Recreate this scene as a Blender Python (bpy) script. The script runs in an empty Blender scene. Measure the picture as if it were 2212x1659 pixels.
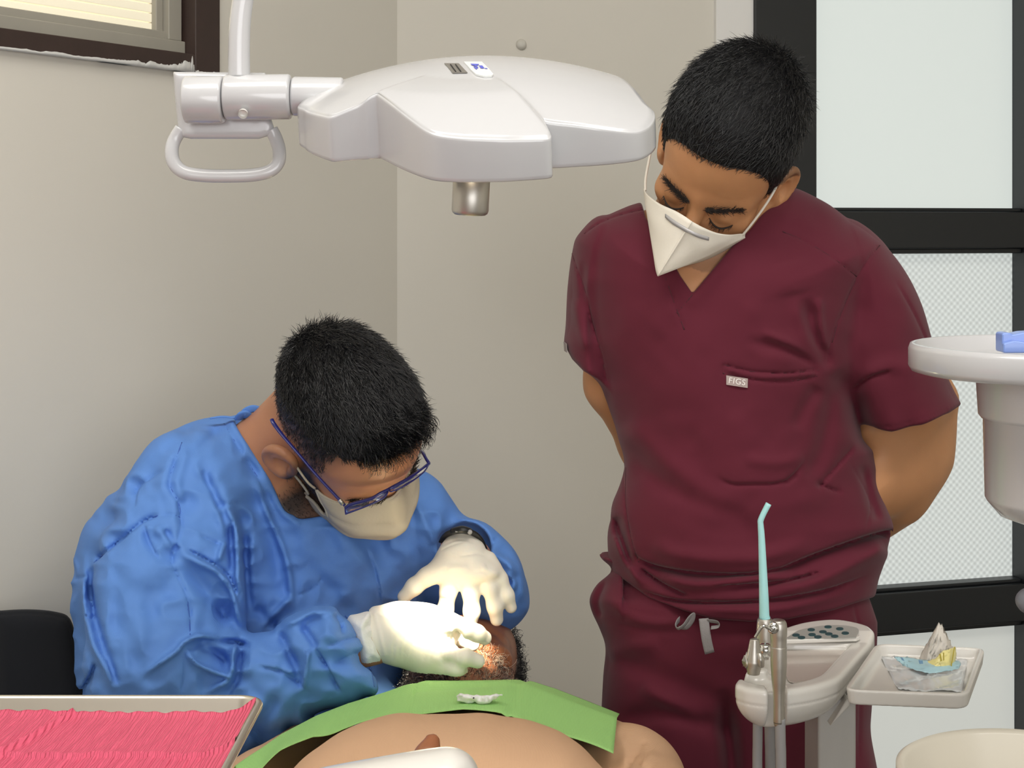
import bpy, math, random
import numpy as np
from mathutils import Vector, Matrix
random.seed(5); rng = np.random.default_rng(7)
C = bpy.context.scene.collection
S = bpy.context.scene
# ---------------------------------------------------------------- camera, world, lights, exposure
F, CX, HY, CZ = 3300.0, 1106.0, 490.0, 1.52          # focal length in pixels, principal point, eye height (image 2212 x 1659)
cd = bpy.data.cameras.new('camera'); cam = bpy.data.objects.new('camera', cd); C.objects.link(cam)
cd.sensor_fit = 'HORIZONTAL'; cd.sensor_width = 36.0; cd.lens = 36.0*F/2212.0
cd.shift_y = -(829.5-HY)/2212.0; cd.clip_start = 0.05
cam.location = (0, 0, CZ); cam.rotation_euler = (math.pi/2, 0, 0); S.camera = cam
w = bpy.data.worlds.new('world'); S.world = w; w.use_nodes = True
w.node_tree.nodes['Background'].inputs[0].default_value = (0.9, 0.95, 1, 1)
w.node_tree.nodes['Background'].inputs[1].default_value = 0.5
def area(name, loc, rot, sx, sy, power, col=(1, 1, 1)):
    l = bpy.data.lights.new(name, 'AREA'); l.shape = 'RECTANGLE'; l.size = sx; l.size_y = sy; l.energy = power; l.color = col
    o = bpy.data.objects.new(name, l); C.objects.link(o); o.location = loc; o.rotation_euler = rot
    return o
area('overhead_area_light', (-0.5, 0.75, 3.0), (0, 0, 0), 1.2, 0.6, 25, (1, 0.965, 0.91))
area('overhead_area_light', (0.95, 0.75, 3.0), (0, 0, 0), 1.2, 0.6, 20, (1, 0.965, 0.91))  # second overhead light, added to brighten the left wall; no known fixture
area('rear_fill_light', (0.35, -1.4, 1.6), (math.radians(84), 0, math.radians(6)), 2.4, 1.2, 42, (0.97, 0.98, 1.0))  # added fill light behind the camera; no window exists there
S.view_settings.view_transform = 'Standard'; S.view_settings.look = 'None'; S.view_settings.gamma = 1
S.view_settings.use_curve_mapping = False; S.view_settings.exposure = 0.0
S.cycles.use_denoising = True; S.cycles.max_bounces = 7; S.cycles.diffuse_bounces = 4; S.cycles.sample_clamp_indirect = 12; S.cycles.adaptive_threshold = .015
# ---------------------------------------------------------------- helpers
def P(px, py, d): return np.array([(px-CX)/F*d, d, CZ-(py-HY)/F*d])
def on_plane(px, py, p0, n):                          # photo point carried onto a plane in the room
    v = np.array([(px-CX)/F, 1.0, -(py-HY)/F]); o = np.array([0, 0, CZ])
    return o+v*(np.dot(np.asarray(p0)-o, n)/np.dot(v, n))
def pix(X): return CX+F*X[:, 0]/X[:, 1], HY-F*(X[:, 2]-CZ)/X[:, 1]
def nz(v): v = np.asarray(v, float); return v/np.linalg.norm(v)
def lin(c): return tuple(((x/255)/12.92 if x/255 <= .04045 else ((x/255+.055)/1.055)**2.4) for x in c)+(1.0,)
def mat(name, col, rough=.5, metal=0., spec=.5, bump=0., bscale=200., var=0., vscale=8., sss=0., coat=0., trans=0., sheen=0., emit=None, estr=0., aniso=None, attr=None):
    m = bpy.data.materials.new(name); m.use_nodes = True; nt = m.node_tree; b = nt.nodes['Principled BSDF']; N = nt.nodes.new; Lk = nt.links.new
    b.inputs['Base Color'].default_value = lin(col); b.inputs['Roughness'].default_value = rough; b.inputs['Metallic'].default_value = metal
    b.inputs['Specular IOR Level'].default_value = spec; b.inputs['Coat Weight'].default_value = coat; b.inputs['Coat Roughness'].default_value = .08
    b.inputs['Transmission Weight'].default_value = trans; b.inputs['Sheen Weight'].default_value = sheen
    if sss: b.inputs['Subsurface Weight'].default_value = sss; b.inputs['Subsurface Radius'].default_value = (1, .35, .2); b.inputs['Subsurface Scale'].default_value = .008
    if emit: b.inputs['Emission Color'].default_value = lin(emit); b.inputs['Emission Strength'].default_value = estr
    tc = N('ShaderNodeTexCoord'); col_out = None
    if var:
        n = N('ShaderNodeTexNoise'); n.inputs['Scale'].default_value = vscale; n.inputs['Detail'].default_value = 5; Lk(tc.outputs['Object'], n.inputs['Vector'])
        mx = N('ShaderNodeMix'); mx.data_type = 'RGBA'; mx.inputs['A'].default_value = lin([min(255, c*(1+var)) for c in col]); mx.inputs['B'].default_value = lin([c*(1-var) for c in col])
        Lk(n.outputs['Fac'], mx.inputs['Factor']); col_out = mx.outputs['Result']
    if attr:
        at = N('ShaderNodeAttribute'); at.attribute_name = attr[0]; mx = N('ShaderNodeMix'); mx.data_type = 'RGBA'
        Lk(at.outputs['Fac'], mx.inputs['Factor']); mx.inputs['B'].default_value = lin(attr[1])
        if col_out: Lk(col_out, mx.inputs['A'])
        else: mx.inputs['A'].default_value = lin(col)
        col_out = mx.outputs['Result']
    if col_out: Lk(col_out, b.inputs['Base Color'])
    if bump:
        n = N('ShaderNodeTexNoise'); n.inputs['Scale'].default_value = bscale; n.inputs['Detail'].default_value = 3; Lk(tc.outputs['Object'], n.inputs['Vector'])
        bp = N('ShaderNodeBump'); bp.inputs['Strength'].default_value = bump; bp.inputs['Distance'].default_value = .002
        Lk(n.outputs['Fac'], bp.inputs['Height']); Lk(bp.outputs['Normal'], b.inputs['Normal'])
    return m
def weave(m, scale, strength, ang=0.0):                # fine woven relief
    nt = m.node_tree; N = nt.nodes.new; Lk = nt.links.new; b = nt.nodes['Principled BSDF']
    tc = N('ShaderNodeTexCoord'); mp = N('ShaderNodeMapping'); mp.inputs['Rotation'].default_value = (0, ang, 0); Lk(tc.outputs['Object'], mp.inputs['Vector'])
    a = N('ShaderNodeTexWave'); a.inputs['Scale'].default_value = scale; a.bands_direction = 'X'; Lk(mp.outputs[0], a.inputs[0])
    c = N('ShaderNodeTexWave'); c.inputs['Scale'].default_value = scale; c.bands_direction = 'Z'; Lk(mp.outputs[0], c.inputs[0])
    ad = N('ShaderNodeMath'); Lk(a.outputs['Fac'], ad.inputs[0]); Lk(c.outputs['Fac'], ad.inputs[1])
    bp = N('ShaderNodeBump'); bp.inputs['Strength'].default_value = strength; bp.inputs['Distance'].default_value = .001
    Lk(ad.outputs[0], bp.inputs['Height']); Lk(bp.outputs['Normal'], b.inputs['Normal'])
    return m
def link(name, me, m, parent=None, smooth=True):
    o = bpy.data.objects.new(name, me); C.objects.link(o)
    if m is not None: me.materials.append(m)
    if smooth and len(me.polygons): me.polygons.foreach_set('use_smooth', np.ones(len(me.polygons), bool))
    if parent is not None:
        o.parent = parent; o.matrix_parent_inverse = Matrix.Translation(parent.location).inverted()
    return o
def mesh_np(name, V, Q, m, parent=None, smooth=True):  # V (n,3), Q (k,3|4) index array, or a list of such arrays
    Qs = Q if isinstance(Q, list) else [Q]; me = bpy.data.meshes.new(name); V = np.asarray(V, np.float32)
    me.vertices.add(len(V)); me.vertices.foreach_set('co', V.ravel())
    nl = sum(q.size for q in Qs); npoly = sum(len(q) for q in Qs)
    me.loops.add(nl); me.loops.foreach_set('vertex_index', np.concatenate([q.ravel() for q in Qs]).astype(np.int32))
    me.polygons.add(npoly); st = []; k = 0
    for q in Qs: st.append(k+np.arange(len(q))*q.shape[1]); k += q.size
    me.polygons.foreach_set('loop_start', np.concatenate(st).astype(np.int32)); me.update(calc_edges=True)
    return link(name, me, m, parent, smooth)
def empty(name, loc, label=None, cat=None, group=None):
    o = bpy.data.objects.new(name, None); C.objects.link(o); o.location = [float(x) for x in loc]; o.empty_display_size = .05
    return tag(o, label, cat, group)
def tag(o, label=None, cat=None, group=None, kind=None):
    for k, v in (('label', label), ('category', cat), ('group', group), ('kind', kind)):
        if v: o[k] = v
    return o
def catmull(pts, sub=6, closed=False):
    p = np.asarray(pts, float); n = len(p); out = []
    for i in range(n if closed else n-1):
        p0, p1, p2, p3 = (p[(i-1) % n], p[i], p[(i+1) % n], p[(i+2) % n]) if closed else (p[max(i-1, 0)], p[i], p[i+1], p[min(i+2, n-1)])
        for t in np.arange(sub)/sub:
            out.append(.5*((2*p1)+(p2-p0)*t+(2*p0-5*p1+4*p2-p3)*t*t+(3*p1-p0-3*p2+p3)*t**3))
    if not closed: out.append(p[-1])
    return np.array(out)
def tube_vq(pts, rad, nseg=12, smooth=6, closed=False, flat=1.0, up=(0, 0, 1), cap=True):
    p = catmull(pts, smooth, closed) if smooth > 1 else np.asarray(pts, float)
    r = np.asarray(rad, float)
    if r.ndim == 0: r = np.full(len(p), float(r))
    elif len(r) != len(p): r = np.interp(np.linspace(0, 1, len(p)), np.linspace(0, 1, len(r)), r)
    n = len(p); V = []; prev = None
    for i in range(n):
        t = nz(p[(i+1) % n]-p[i-1]) if closed else nz(p[min(i+1, n-1)]-p[max(i-1, 0)])
        a = np.asarray(up, float) if prev is None else prev
        a = a-np.dot(a, t)*t
        if np.linalg.norm(a) < 1e-4: a = np.array([1, 0, 0])-t[0]*t
        a = nz(a); prev = a; b = np.cross(t, a)
        for k in range(nseg):
            an = 2*math.pi*k/nseg; V.append(p[i]+r[i]*(math.cos(an)*a*flat+math.sin(an)*b))
    Q = []
    for i in range(n if closed else n-1):
        j = (i+1) % n
        for k in range(nseg): k2 = (k+1) % nseg; Q.append((i*nseg+k, i*nseg+k2, j*nseg+k2, j*nseg+k))
    T = []
    if not closed and cap:
        V.append(p[0]); V.append(p[-1]); c0, c1 = n*nseg, n*nseg+1
        for k in range(nseg): k2 = (k+1) % nseg; T += [(c0, k2, k), (c1, (n-1)*nseg+k, (n-1)*nseg+k2)]
    return np.array(V), [np.array(Q)]+([np.array(T)] if T else [])
def tube(name, pts, rad, m, parent=None, **k):
    V, Q = tube_vq(pts, rad, **k); return mesh_np(name, V, Q, m, parent)
def join_vq(parts):
    V = []; Qs = {}; o = 0
    for v, q in parts:
        for a in (q if isinstance(q, list) else [q]): Qs.setdefault(a.shape[1], []).append(a+o)
        V.append(v); o += len(v)
    return np.concatenate(V), [np.concatenate(x) for x in Qs.values()]
def lathe(name, prof, c, m, parent=None, n=64, axis=None):  # prof: list of (radius, height along axis)
    ax = nz(axis) if axis is not None else np.array([0, 0, 1.]); a = nz(np.cross(ax, (0, 1, .01) if abs(ax[1]) < .9 else (1, 0, 0))); b = np.cross(ax, a)
    th = np.linspace(0, 2*math.pi, n, endpoint=False); V = []
    for r, h in prof: V.append(np.asarray(c)+np.outer(np.cos(th)*r, a)+np.outer(np.sin(th)*r, b)+ax*h)
    V = np.concatenate(V); k = np.arange(n); k2 = (k+1) % n
    Q = np.concatenate([np.stack([i*n+k, i*n+k2, (i+1)*n+k2, (i+1)*n+k], 1) for i in range(len(prof)-1)])
    return mesh_np(name, V, Q, m, parent)
def prism_vq(poly, vec):                               # closed planar polygon pushed along vec
    p = np.asarray(poly, float); n = len(p); V = np.concatenate([p, p+np.asarray(vec)]); k = np.arange(n); k2 = (k+1) % n
    return V, [np.stack([k, k2, k2+n, k+n], 1)], n
def prism(name, poly, vec, m, parent=None, smooth=False, bev=0.):
    V, Q, n = prism_vq(poly, vec); me = bpy.data.meshes.new(name)
    me.from_pydata([tuple(map(float, v)) for v in V], [], [list(map(int, q)) for q in Q[0]]+[list(range(n))[::-1], list(range(n, 2*n))]); me.update()
    o = link(name, me, m, parent, smooth)
    if bev: bevel(o, bev)
    return o
def bevel(o, wd, seg=2):
    b = o.modifiers.new('bevel', 'BEVEL'); b.width = wd; b.segments = seg; b.limit_method = 'ANGLE'; b.angle_limit = .6
    o.data.polygons.foreach_set('use_smooth', np.ones(len(o.data.polygons), bool)); w_ = o.modifiers.new('wn', 'WEIGHTED_NORMAL'); w_.keep_sharp = True
def box(name, c, dims, m, parent=None, rot=0., bev=.002):
    x, y, z = [d/2 for d in dims]; co, si = math.cos(rot), math.sin(rot)
    poly = [np.asarray(c)+np.array([a*co-b*si, a*si+b*co, -z]) for a, b in ((-x, -y), (x, -y), (x, y), (-x, y))]
    return prism(name, poly, (0, 0, 2*z), m, parent, bev=bev)
def grid_surf(name, G, m, parent=None, thick=0.):      # G (a,b,3)
    a, b = G.shape[:2]; i = np.arange(a*b).reshape(a, b)
    Q = np.stack([i[:-1, :-1], i[1:, :-1], i[1:, 1:], i[:-1, 1:]], -1).reshape(-1, 4)
    o = mesh_np(name, G.reshape(-1, 3), Q, m, parent)
    if thick: s = o.modifiers.new('solid', 'SOLIDIFY'); s.thickness = thick; s.offset = 0
    return o
# ---- shapes as distance fields, meshed with surface nets: used for bodies, cloth, gloves and moulded plastic
def smin(a, b, k):
    h = np.clip(.5+.5*(b-a)/k, 0, 1); return b+(a-b)*h-k*h*(1-h)
def smax(a, b, k): return -smin(-a, -b, k)
def cap(X, a, b, ra, rb):
    a = np.asarray(a, float); d = np.asarray(b, float)-a; t = np.clip((X-a)@d/np.dot(d, d), 0, 1)
    return np.linalg.norm(X-a-t[:, None]*d, axis=1)-(ra+(rb-ra)*t)
def ell(X, c, r):
    q = X-np.asarray(c); r = np.asarray(r, float); k0 = np.linalg.norm(q/r, axis=1); k1 = np.linalg.norm(q/(r*r), axis=1)+1e-9
    return k0*(k0-1)/k1
def chain(X, pts, rad, k=.006):
    d = None
    for i in range(len(pts)-1):
        e = cap(X, pts[i], pts[i+1], rad[i], rad[i+1]); d = e if d is None else smin(d, e, k)
    return d
def seg_dist(GX, GY, p, closed):
    q = np.roll(p, -1, 0) if closed else p[1:]; a = p if closed else p[:-1]; best = np.full(GX.shape, 1e9); side = np.zeros(GX.shape); tt = np.zeros(GX.shape); n = len(a)
    for i in range(n):
        dx, dy = q[i]-a[i]; L2 = dx*dx+dy*dy+1e-12; t = np.clip(((GX-a[i, 0])*dx+(GY-a[i, 1])*dy)/L2, 0, 1)
        ex = GX-a[i, 0]-t*dx; ey = GY-a[i, 1]-t*dy; d = ex*ex+ey*ey; u = d < best
        best[u] = d[u]; side[u] = np.sign(dx*ey-dy*ex)[u]; tt[u] = ((i+t)/n)[u]
    return np.sqrt(best), side, tt
def bil(A, x, y):
    h, w_ = A.shape; x = np.clip(x, 0, w_-1.001); y = np.clip(y, 0, h-1.001); i = x.astype(int); j = y.astype(int); u = x-i; v = y-j
    return (A[j, i]*(1-u)+A[j, i+1]*u)*(1-v)+(A[j+1, i]*(1-u)+A[j+1, i+1]*u)*v
class Outline:                                         # inside distance (positive inside) of a closed 2D outline
    def __init__(s, pts, smooth=5, margin=130, step=3.):
        p = catmull(pts, smooth, True) if smooth > 1 else np.asarray(pts, float); s.p = p; s.st = step
        s.x0, s.y0 = p.min(0)-margin; x1, y1 = p.max(0)+margin
        gx, gy = np.meshgrid(np.arange(s.x0, x1, step), np.arange(s.y0, y1, step))
        d, _, _ = seg_dist(gx, gy, p, True); ins = np.zeros(gx.shape, bool); q = np.roll(p, -1, 0)
        for a, b in zip(p, q):
            if a[1] == b[1]: continue
            c = ((a[1] > gy) != (b[1] > gy)) & (gx < (b[0]-a[0])*(gy-a[1])/(b[1]-a[1])+a[0]); ins ^= c
        s.A = np.where(ins, d, -d)
    def __call__(s, x, y): return bil(s.A, (x-s.x0)/s.st, (y-s.y0)/s.st)
class Puff:                                            # solid with a given outline, its own depth, and thickness T rounded off over R metres at the edge
    def __init__(s, pts, y0, T, R, tx=0., ty=0., smooth=5):
        s.o = Outline(pts, smooth); s.y0, s.T, s.R, s.tx, s.ty = y0, T, R, tx, ty; s.c = s.o.p.mean(0)
    def __call__(s, X, px, py):
        yc = s.y0+s.tx*(px-s.c[0])+s.ty*(py-s.c[1]); d = s.o(px, py)*(s.y0/F)
        q = np.maximum(0, (s.R-d)/s.R); w_ = np.abs(X[:, 1]-yc)/s.T
        return (np.sqrt(q*q+w_*w_+1e-9)-1)*min(s.R, s.T)
class Folds:                                           # relief of folds, seams and creases (metres), drawn as strokes
    def __init__(s, x0, y0, x1, y1, step=2.):
        s.x0, s.y0, s.st = x0, y0, step; s.gx, s.gy = np.meshgrid(np.arange(x0, x1, step), np.arange(y0, y1, step)); s.A = np.zeros(s.gx.shape)
    def add(s, pts, wd, amp, kind='ridge', taper=.25):
        p = catmull(pts, 4); m = wd*4+4; lo = p.min(0)-m; hi = p.max(0)+m
        i0, i1 = [int(np.clip((v-s.x0)/s.st, 0, s.A.shape[1])) for v in (lo[0], hi[0])]; j0, j1 = [int(np.clip((v-s.y0)/s.st, 0, s.A.shape[0])) for v in (lo[1], hi[1])]
        if i1 <= i0 or j1 <= j0: return
        sl = (slice(j0, j1), slice(i0, i1)); d, sd, t = seg_dist(s.gx[sl], s.gy[sl], p, False)
        e = np.clip(np.minimum(t, 1-t)/max(taper, 1e-3), 0, 1); e = e*e*(3-2*e)
        if kind == 'ridge': v = np.exp(-(d/wd)**2)
        elif kind == 'crease': v = np.exp(-d/(wd*.7))
        else: v = np.where(sd > 0, np.exp(-d/wd), np.exp(-(d/3.)**2))     # step: gentle rise on the right of the stroke, sharp drop on its left
        s.A[sl] += amp*v*e
    def noise(s, scale, amp, seed=0, sharp=False):
        r = np.random.default_rng(seed); h, w_ = s.A.shape; gh, gw = int(h*s.st/scale)+3, int(w_*s.st/scale)+3; g = r.normal(size=(gh, gw))
        yy, xx = np.mgrid[0:h, 0:w_]*s.st/scale; i = xx.astype(int); j = yy.astype(int); u = xx-i; v = yy-j; u = u*u*(3-2*u); v = v*v*(3-2*v)
        n = (g[j, i]*(1-u)+g[j, i+1]*u)*(1-v)+(g[j+1, i]*(1-u)+g[j+1, i+1]*u)*v
        s.A += amp*(1-2*np.abs(n) if sharp else n)
    def __call__(s, px, py): return bil(s.A, (px-s.x0)/s.st, (py-s.y0)/s.st)
def front(X, y0, soft=.02): return np.clip((y0-X[:, 1])/soft, 0, 1)
def sdf_arrays(f, lo, hi, h):
    lo = np.asarray(lo, float); hi = np.asarray(hi, float); B = 8; nb = np.ceil((hi-lo)/(h*B)).astype(int)+1; N = nb*B
    bi = np.stack(np.meshgrid(*[np.arange(k) for k in nb], indexing='ij'), -1).reshape(-1, 3)
    fc = f(lo+(bi*B+(B-1)/2)*h); V = np.empty(tuple(N), np.float32)
    V6 = V.reshape(nb[0], B, nb[1], B, nb[2], B).transpose(0, 2, 4, 1, 3, 5); V6[...] = np.where(fc < 0, -1, 1).reshape(*nb, 1, 1, 1)
    kb = bi[np.abs(fc) < h*B*.87*1.7]; off = np.stack(np.meshgrid(*[np.arange(B)]*3, indexing='ij'), -1).reshape(-1, 3)
    for c in range(0, len(kb), 800):
        b = kb[c:c+800]; X = lo+((b[:, None, :]*B+off[None])*h).reshape(-1, 3); V6[b[:, 0], b[:, 1], b[:, 2]] = f(X).reshape(-1, B, B, B)
    Sg = V < 0; cnt = np.zeros(tuple(N-1), np.int8); cs = [(i, j, k) for i in (0, 1) for j in (0, 1) for k in (0, 1)]
    sl = lambda d: tuple(slice(a, n-1+a) for a, n in zip(d, N))
    for d in cs: cnt += Sg[sl(d)]
    I = np.argwhere((cnt > 0) & (cnt < 8)); vals = np.stack([V[I[:, 0]+d[0], I[:, 1]+d[1], I[:, 2]+d[2]] for d in cs], 1)
    pos = np.zeros((len(I), 3)); num = np.zeros(len(I)); ca = np.array(cs, float)
    for a in range(8):
        for b in range(a+1, 8):
            if np.abs(ca[a]-ca[b]).sum() != 1: continue
            x = (vals[:, a] < 0) != (vals[:, b] < 0); t = vals[x, a]/(vals[x, a]-vals[x, b]+1e-12); pos[x] += ca[a]+t[:, None]*(ca[b]-ca[a]); num[x] += 1
    verts = lo+(I+pos/num[:, None])*h; vid = np.full(tuple(N-1), -1, np.int32); vid[I[:, 0], I[:, 1], I[:, 2]] = np.arange(len(I)); Q = []
    for ax in range(3):
        u, v = (ax+1) % 3, (ax+2) % 3; s0 = [slice(None)]*3; s1 = [slice(None)]*3; s0[ax] = slice(0, -1); s1[ax] = slice(1, None)
        E = np.argwhere(Sg[tuple(s0)] != Sg[tuple(s1)]); E = E[(E[:, u] > 0) & (E[:, v] > 0) & (E[:, u] < N[u]-1) & (E[:, v] < N[v]-1)]
        if not len(E): continue
        du = np.zeros(3, int); dv = np.zeros(3, int); du[u] = 1; dv[v] = 1; g = lambda e: vid[e[:, 0], e[:, 1], e[:, 2]]
        q = np.stack([g(E-du-dv), g(E-dv), g(E), g(E-du)], 1); neg = Sg[E[:, 0], E[:, 1], E[:, 2]]; q[~neg] = q[~neg][:, ::-1]; Q.append(q)
    Q = np.concatenate(Q); return verts, Q[(Q >= 0).all(1)]
def grad(f, X, e=.002):
    g = np.stack([f(X+d)-f(X-d) for d in np.eye(3)*e], 1); return g/(np.linalg.norm(g, axis=1, keepdims=True)+1e-9)
def sdf_mesh(name, f, lo, hi, h, m, parent=None, polish=True):
    V, Q = sdf_arrays(f, lo, hi, h)
    if polish:
        for _ in range(1):
            n = grad(f, V, h*.6); V = V-np.clip(f(V), -h*.5, h*.5)[:, None]*n*.8
    return mesh_np(name, V, Q, m, parent)
def strands(name, R, D, Nn, L, rad, m, parent, lift=.3, curl=0., nseg=4, sag=0.):
    n = len(R); t = np.linspace(0, 1, nseg+1)[None, :, None]; L = np.broadcast_to(np.asarray(L, float), (n,))[:, None, None]
    D = D/(np.linalg.norm(D, axis=1, keepdims=True)+1e-9); B = np.cross(D, Nn); B = B/(np.linalg.norm(B, axis=1, keepdims=True)+1e-9)
    path = R[:, None]+D[:, None]*L*t+Nn[:, None]*L*lift*(t-.75*t*t)+rng.normal(size=(n, 1, 3))*L*.12*t*t
    if curl: ph = rng.uniform(0, 6.28, (n, 1, 1)); tw = t*rng.uniform(3.5, 6.5, (n, 1, 1)); path = R[:, None]+D[:, None]*L*t*.35+Nn[:, None]*(L*.35*t+np.sin(ph+tw)*curl-np.sin(ph)*curl)+B[:, None]*(np.cos(ph+tw)-np.cos(ph))*curl
    rr = (rad*np.array([1, .95, .85, .65, .12]) if nseg == 4 else rad*np.linspace(1, .5, nseg+1))[None, :, None]
    V = np.stack([path+rr*(math.cos(a)*B[:, None]+math.sin(a)*Nn[:, None]) for a in (0, 2.094, 4.189)], 2).reshape(-1, 3)
    base = (np.arange(n)*(nseg+1)*3)[:, None, None]; s_ = (np.arange(nseg)*3)[None, :, None]; k = np.arange(3)[None, None, :]; k2 = (k+1) % 3
    Q = np.stack([base+s_+k, base+s_+k2, base+s_+3+k2, base+s_+3+k], -1).reshape(-1, 4)
    return mesh_np(name, V, Q, m, parent) if name else (V, [Q])
class Frame:                                           # head axes: e = own left, f = face forward, u = crown
    def __init__(s, c, e, f):
        s.c = np.asarray(c, float); s.f = nz(f); e = np.asarray(e, float); s.e = nz(e-np.dot(e, s.f)*s.f); s.u = np.cross(s.e, s.f)*-1
        s.M = np.stack([s.e, s.f, s.u])
    def loc(s, X): return (X-s.c)@s.M.T
    def w(s, *q): return s.c+np.asarray(q, float)@s.M
    def d(s, *q): return np.asarray(q, float)@s.M
def head_sdf(L, jaw=1.0, mouth=False, ear_out=0., ear_k=1.):
    A = np.abs(L[:, 0]); Ls = np.stack([A, L[:, 1], L[:, 2]], 1)
    d = ell(L, (0, -.008, .018), (.076, .099, .1)); d = smin(d, ell(L, (0, .034, .012), (.066, .068, .075)), .03)
    d = smin(d, ell(L, (0, .04, -.055), (.058*jaw, .056, .072)), .03); d = smin(d, ell(L, (0, .055, -.108), (.04*jaw, .038, .026)), .03)
    d = smin(d, cap(Ls, (.052, .0, -.075), (.03, .06, -.11), .018, .014), .03)
    d = smin(d, ell(Ls, (.042, .062, -.06), (.022, .02, .016)), .02)
    d = smin(d, cap(Ls, (.0, .09, -.024), (.045, .07, -.028), .01, .009), .018)
    d = smax(d, -ell(Ls, (.031, .103, -.047), (.018, .013, .011)), .016)
    d = smin(d, ell(Ls, (.031, .080, -.0465), (.015, .0125, .0125)), .006)
    d = smin(d, cap(L, (0, .094, -.034), (0, .119, -.075), .007, .0115), .012); d = smin(d, ell(Ls, (.011, .11, -.079), (.008, .009, .007)), .008)
    d = smin(d, ell(L, (0, .094, -.1), (.022, .012, .006)), .006); d = smin(d, ell(L, (0, .092, -.108), (.018, .011, .006)), .006)
    if mouth: d = smax(d, -ell(L, (0, .1, -.106), (.02, .03, .012)), .006)
    # ears
    q = (Ls-np.array([.08+ear_out, -.012, -.045]))/ear_k; c, s = math.cos(.45), math.sin(.45); q = np.stack([q[:, 0]*c+q[:, 1]*s, -q[:, 0]*s+q[:, 1]*c, q[:, 2]+.12*q[:, 1]], 1)
    rr = np.sqrt((q[:, 1]/.75)**2+(q[:, 2]+.004*0)**2); rim = np.sqrt((rr-.026)**2+(q[:, 0]-.004)**2)-.0045
    disc = ell(q, (0, .0, 0), (.006, .02, .028)); ear = smin(rim, disc, .006); ear = smin(ear, ell(q, (.002, .008, -.026), (.005, .01, .011)), .008)
    ear = smax(ear, -ell(q, (.0075, .003, -.004), (.010, .0115, .0145)), .0025); ear = smin(ear, ell(q, (.003, .0145, -.007), (.005, .0045, .007)), .003)
    return smin(d, ear*ear_k, .006)
def seam_lines(name, f, y0, y1, lines, m, par, r=.0008):   # sewn seams laid along the front of a cloth surface
    for l in lines:
        p = catmull(l, 5); ys = np.linspace(y0, y1, 300); out = []
        for x, y in p:
            X = np.stack([(x-CX)/F*ys, ys, CZ-(y-HY)/F*ys], 1); v = f(X) < 0
            if v.any(): k = np.argmax(v); out.append(X[k]-[0, .0004, 0])
        if len(out) > 3: tube(name, np.array(out), r, m, par, nseg=6, smooth=1)
# ---------------------------------------------------------------- materials
M = {}
M['wall'] = mat('wall_paint', (218, 214, 204), .75, spec=.25, bump=.12, bscale=55, var=.012, vscale=3)
M['ceil'] = mat('ceiling_paint', (225, 222, 214), .8)
M['floor'] = mat('floor_vinyl', (104, 99, 92), .35, var=.05, vscale=20)
M['black'] = mat('black_door_frame', (26, 29, 32), .38, spec=.5, bump=.05, bscale=90, var=.1, vscale=5)
M['brown'] = mat('brown_window_frame', (58, 44, 40), .42, bump=.25, bscale=70, var=.12, vscale=30)
M['alu'] = mat('window_aluminium', (158, 154, 143), .45, metal=0., var=.04, vscale=10)
M['plast'] = mat('white_plastic', (194, 194, 196), .22, coat=.35, var=.006, vscale=10)
M['plast2'] = mat('warm_white_plastic', (222, 219, 213), .24, coat=.3, var=.006, vscale=10)
M['pinkgrey'] = mat('pale_pinkish_grey_plastic', (196, 186, 178), .22, coat=.4)
M['grey'] = mat('grey_hose', (150, 149, 150), .42)
M['steel'] = mat('stainless_steel', (214, 208, 196), .36, metal=1.0)
M['satin'] = mat('satin_metal', (196, 192, 185), .4, metal=1.0)
M['chrome'] = mat('chrome', (215, 215, 212), .08, metal=1.0)
M['dark'] = mat('dark_plastic', (24, 25, 28), .4)
# ---------------------------------------------------------------- room
def struct(o): o['kind'] = 'structure'; return o
dang = math.radians(15.6); DD = np.array([math.cos(dang), math.sin(dang)]); DP = np.array([(1755-CX)/F*3.2, 3.2])    # glazed wall and back wall share one plane
DN = np.array([DD[1], -DD[0], 0.])
RC = on_plane(858, HY, np.r_[DP, CZ], DN)[:2]; RA = np.array([-CX/F, 1.])*RC[1]/1.38; WD = (RC-RA)/np.linalg.norm(RC-RA)   # left wall runs from RA to the corner RC
RB = RA-WD*4.0; H = 3.1; WN = np.array([WD[1], -WD[0], 0.])                                          # its normal points into the room
def wallbox(name, a, b, z0, z1, th, m, out):           # wall slab from a to b, thickness on the side of out
    a = np.r_[a, z0]; b = np.r_[b, z0]; o = np.r_[nz(out)*th, 0]
    return struct(prism(name, [a, b, b+o, a+o], (0, 0, z1-z0), m))
JP = on_plane(1622, HY, np.r_[DP, CZ], DN)[:2]; JQ = on_plane(1542, HY, np.r_[DP, CZ], DN)[:2]
# left wall is built round the window opening
wz0 = on_plane(410, 153, np.r_[RA, 0], WN); wr = on_plane(464, 60, np.r_[RA, 0], WN)
tR = np.dot(wr[:2]-RA, WD); tL = tR-1.05; wzb = wz0[2]; wzt = wzb+.62
lw = empty('wall_left', (RA[0], RA[1], 0)); struct(lw)
def wseg(t0, t1, z0, z1):
    a = np.r_[RA+WD*t0, z0]; b = np.r_[RA+WD*t1, z0]; o = -WN*.12
    return prism('wall_panel', [a, b, b+o, a+o], (0, 0, z1-z0), M['wall'], lw)
LT = np.linalg.norm(RC-RA)
wseg(-4.0, tL, 0, H); wseg(tR, LT+.12, 0, H); wseg(tL, tR, 0, wzb); wseg(tL, tR, wzt, H)
wallbox('wall_back', RC-DD*.1, JP, 0, H, .12, M['wall'], -DN[:2])
jb = wallbox('trim_1', JQ+DN[:2]*.012, JP+DN[:2]*.012, 0, H, .05, mat('pale_jamb_paint', (232, 231, 228), .6), -DN[:2])
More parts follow.
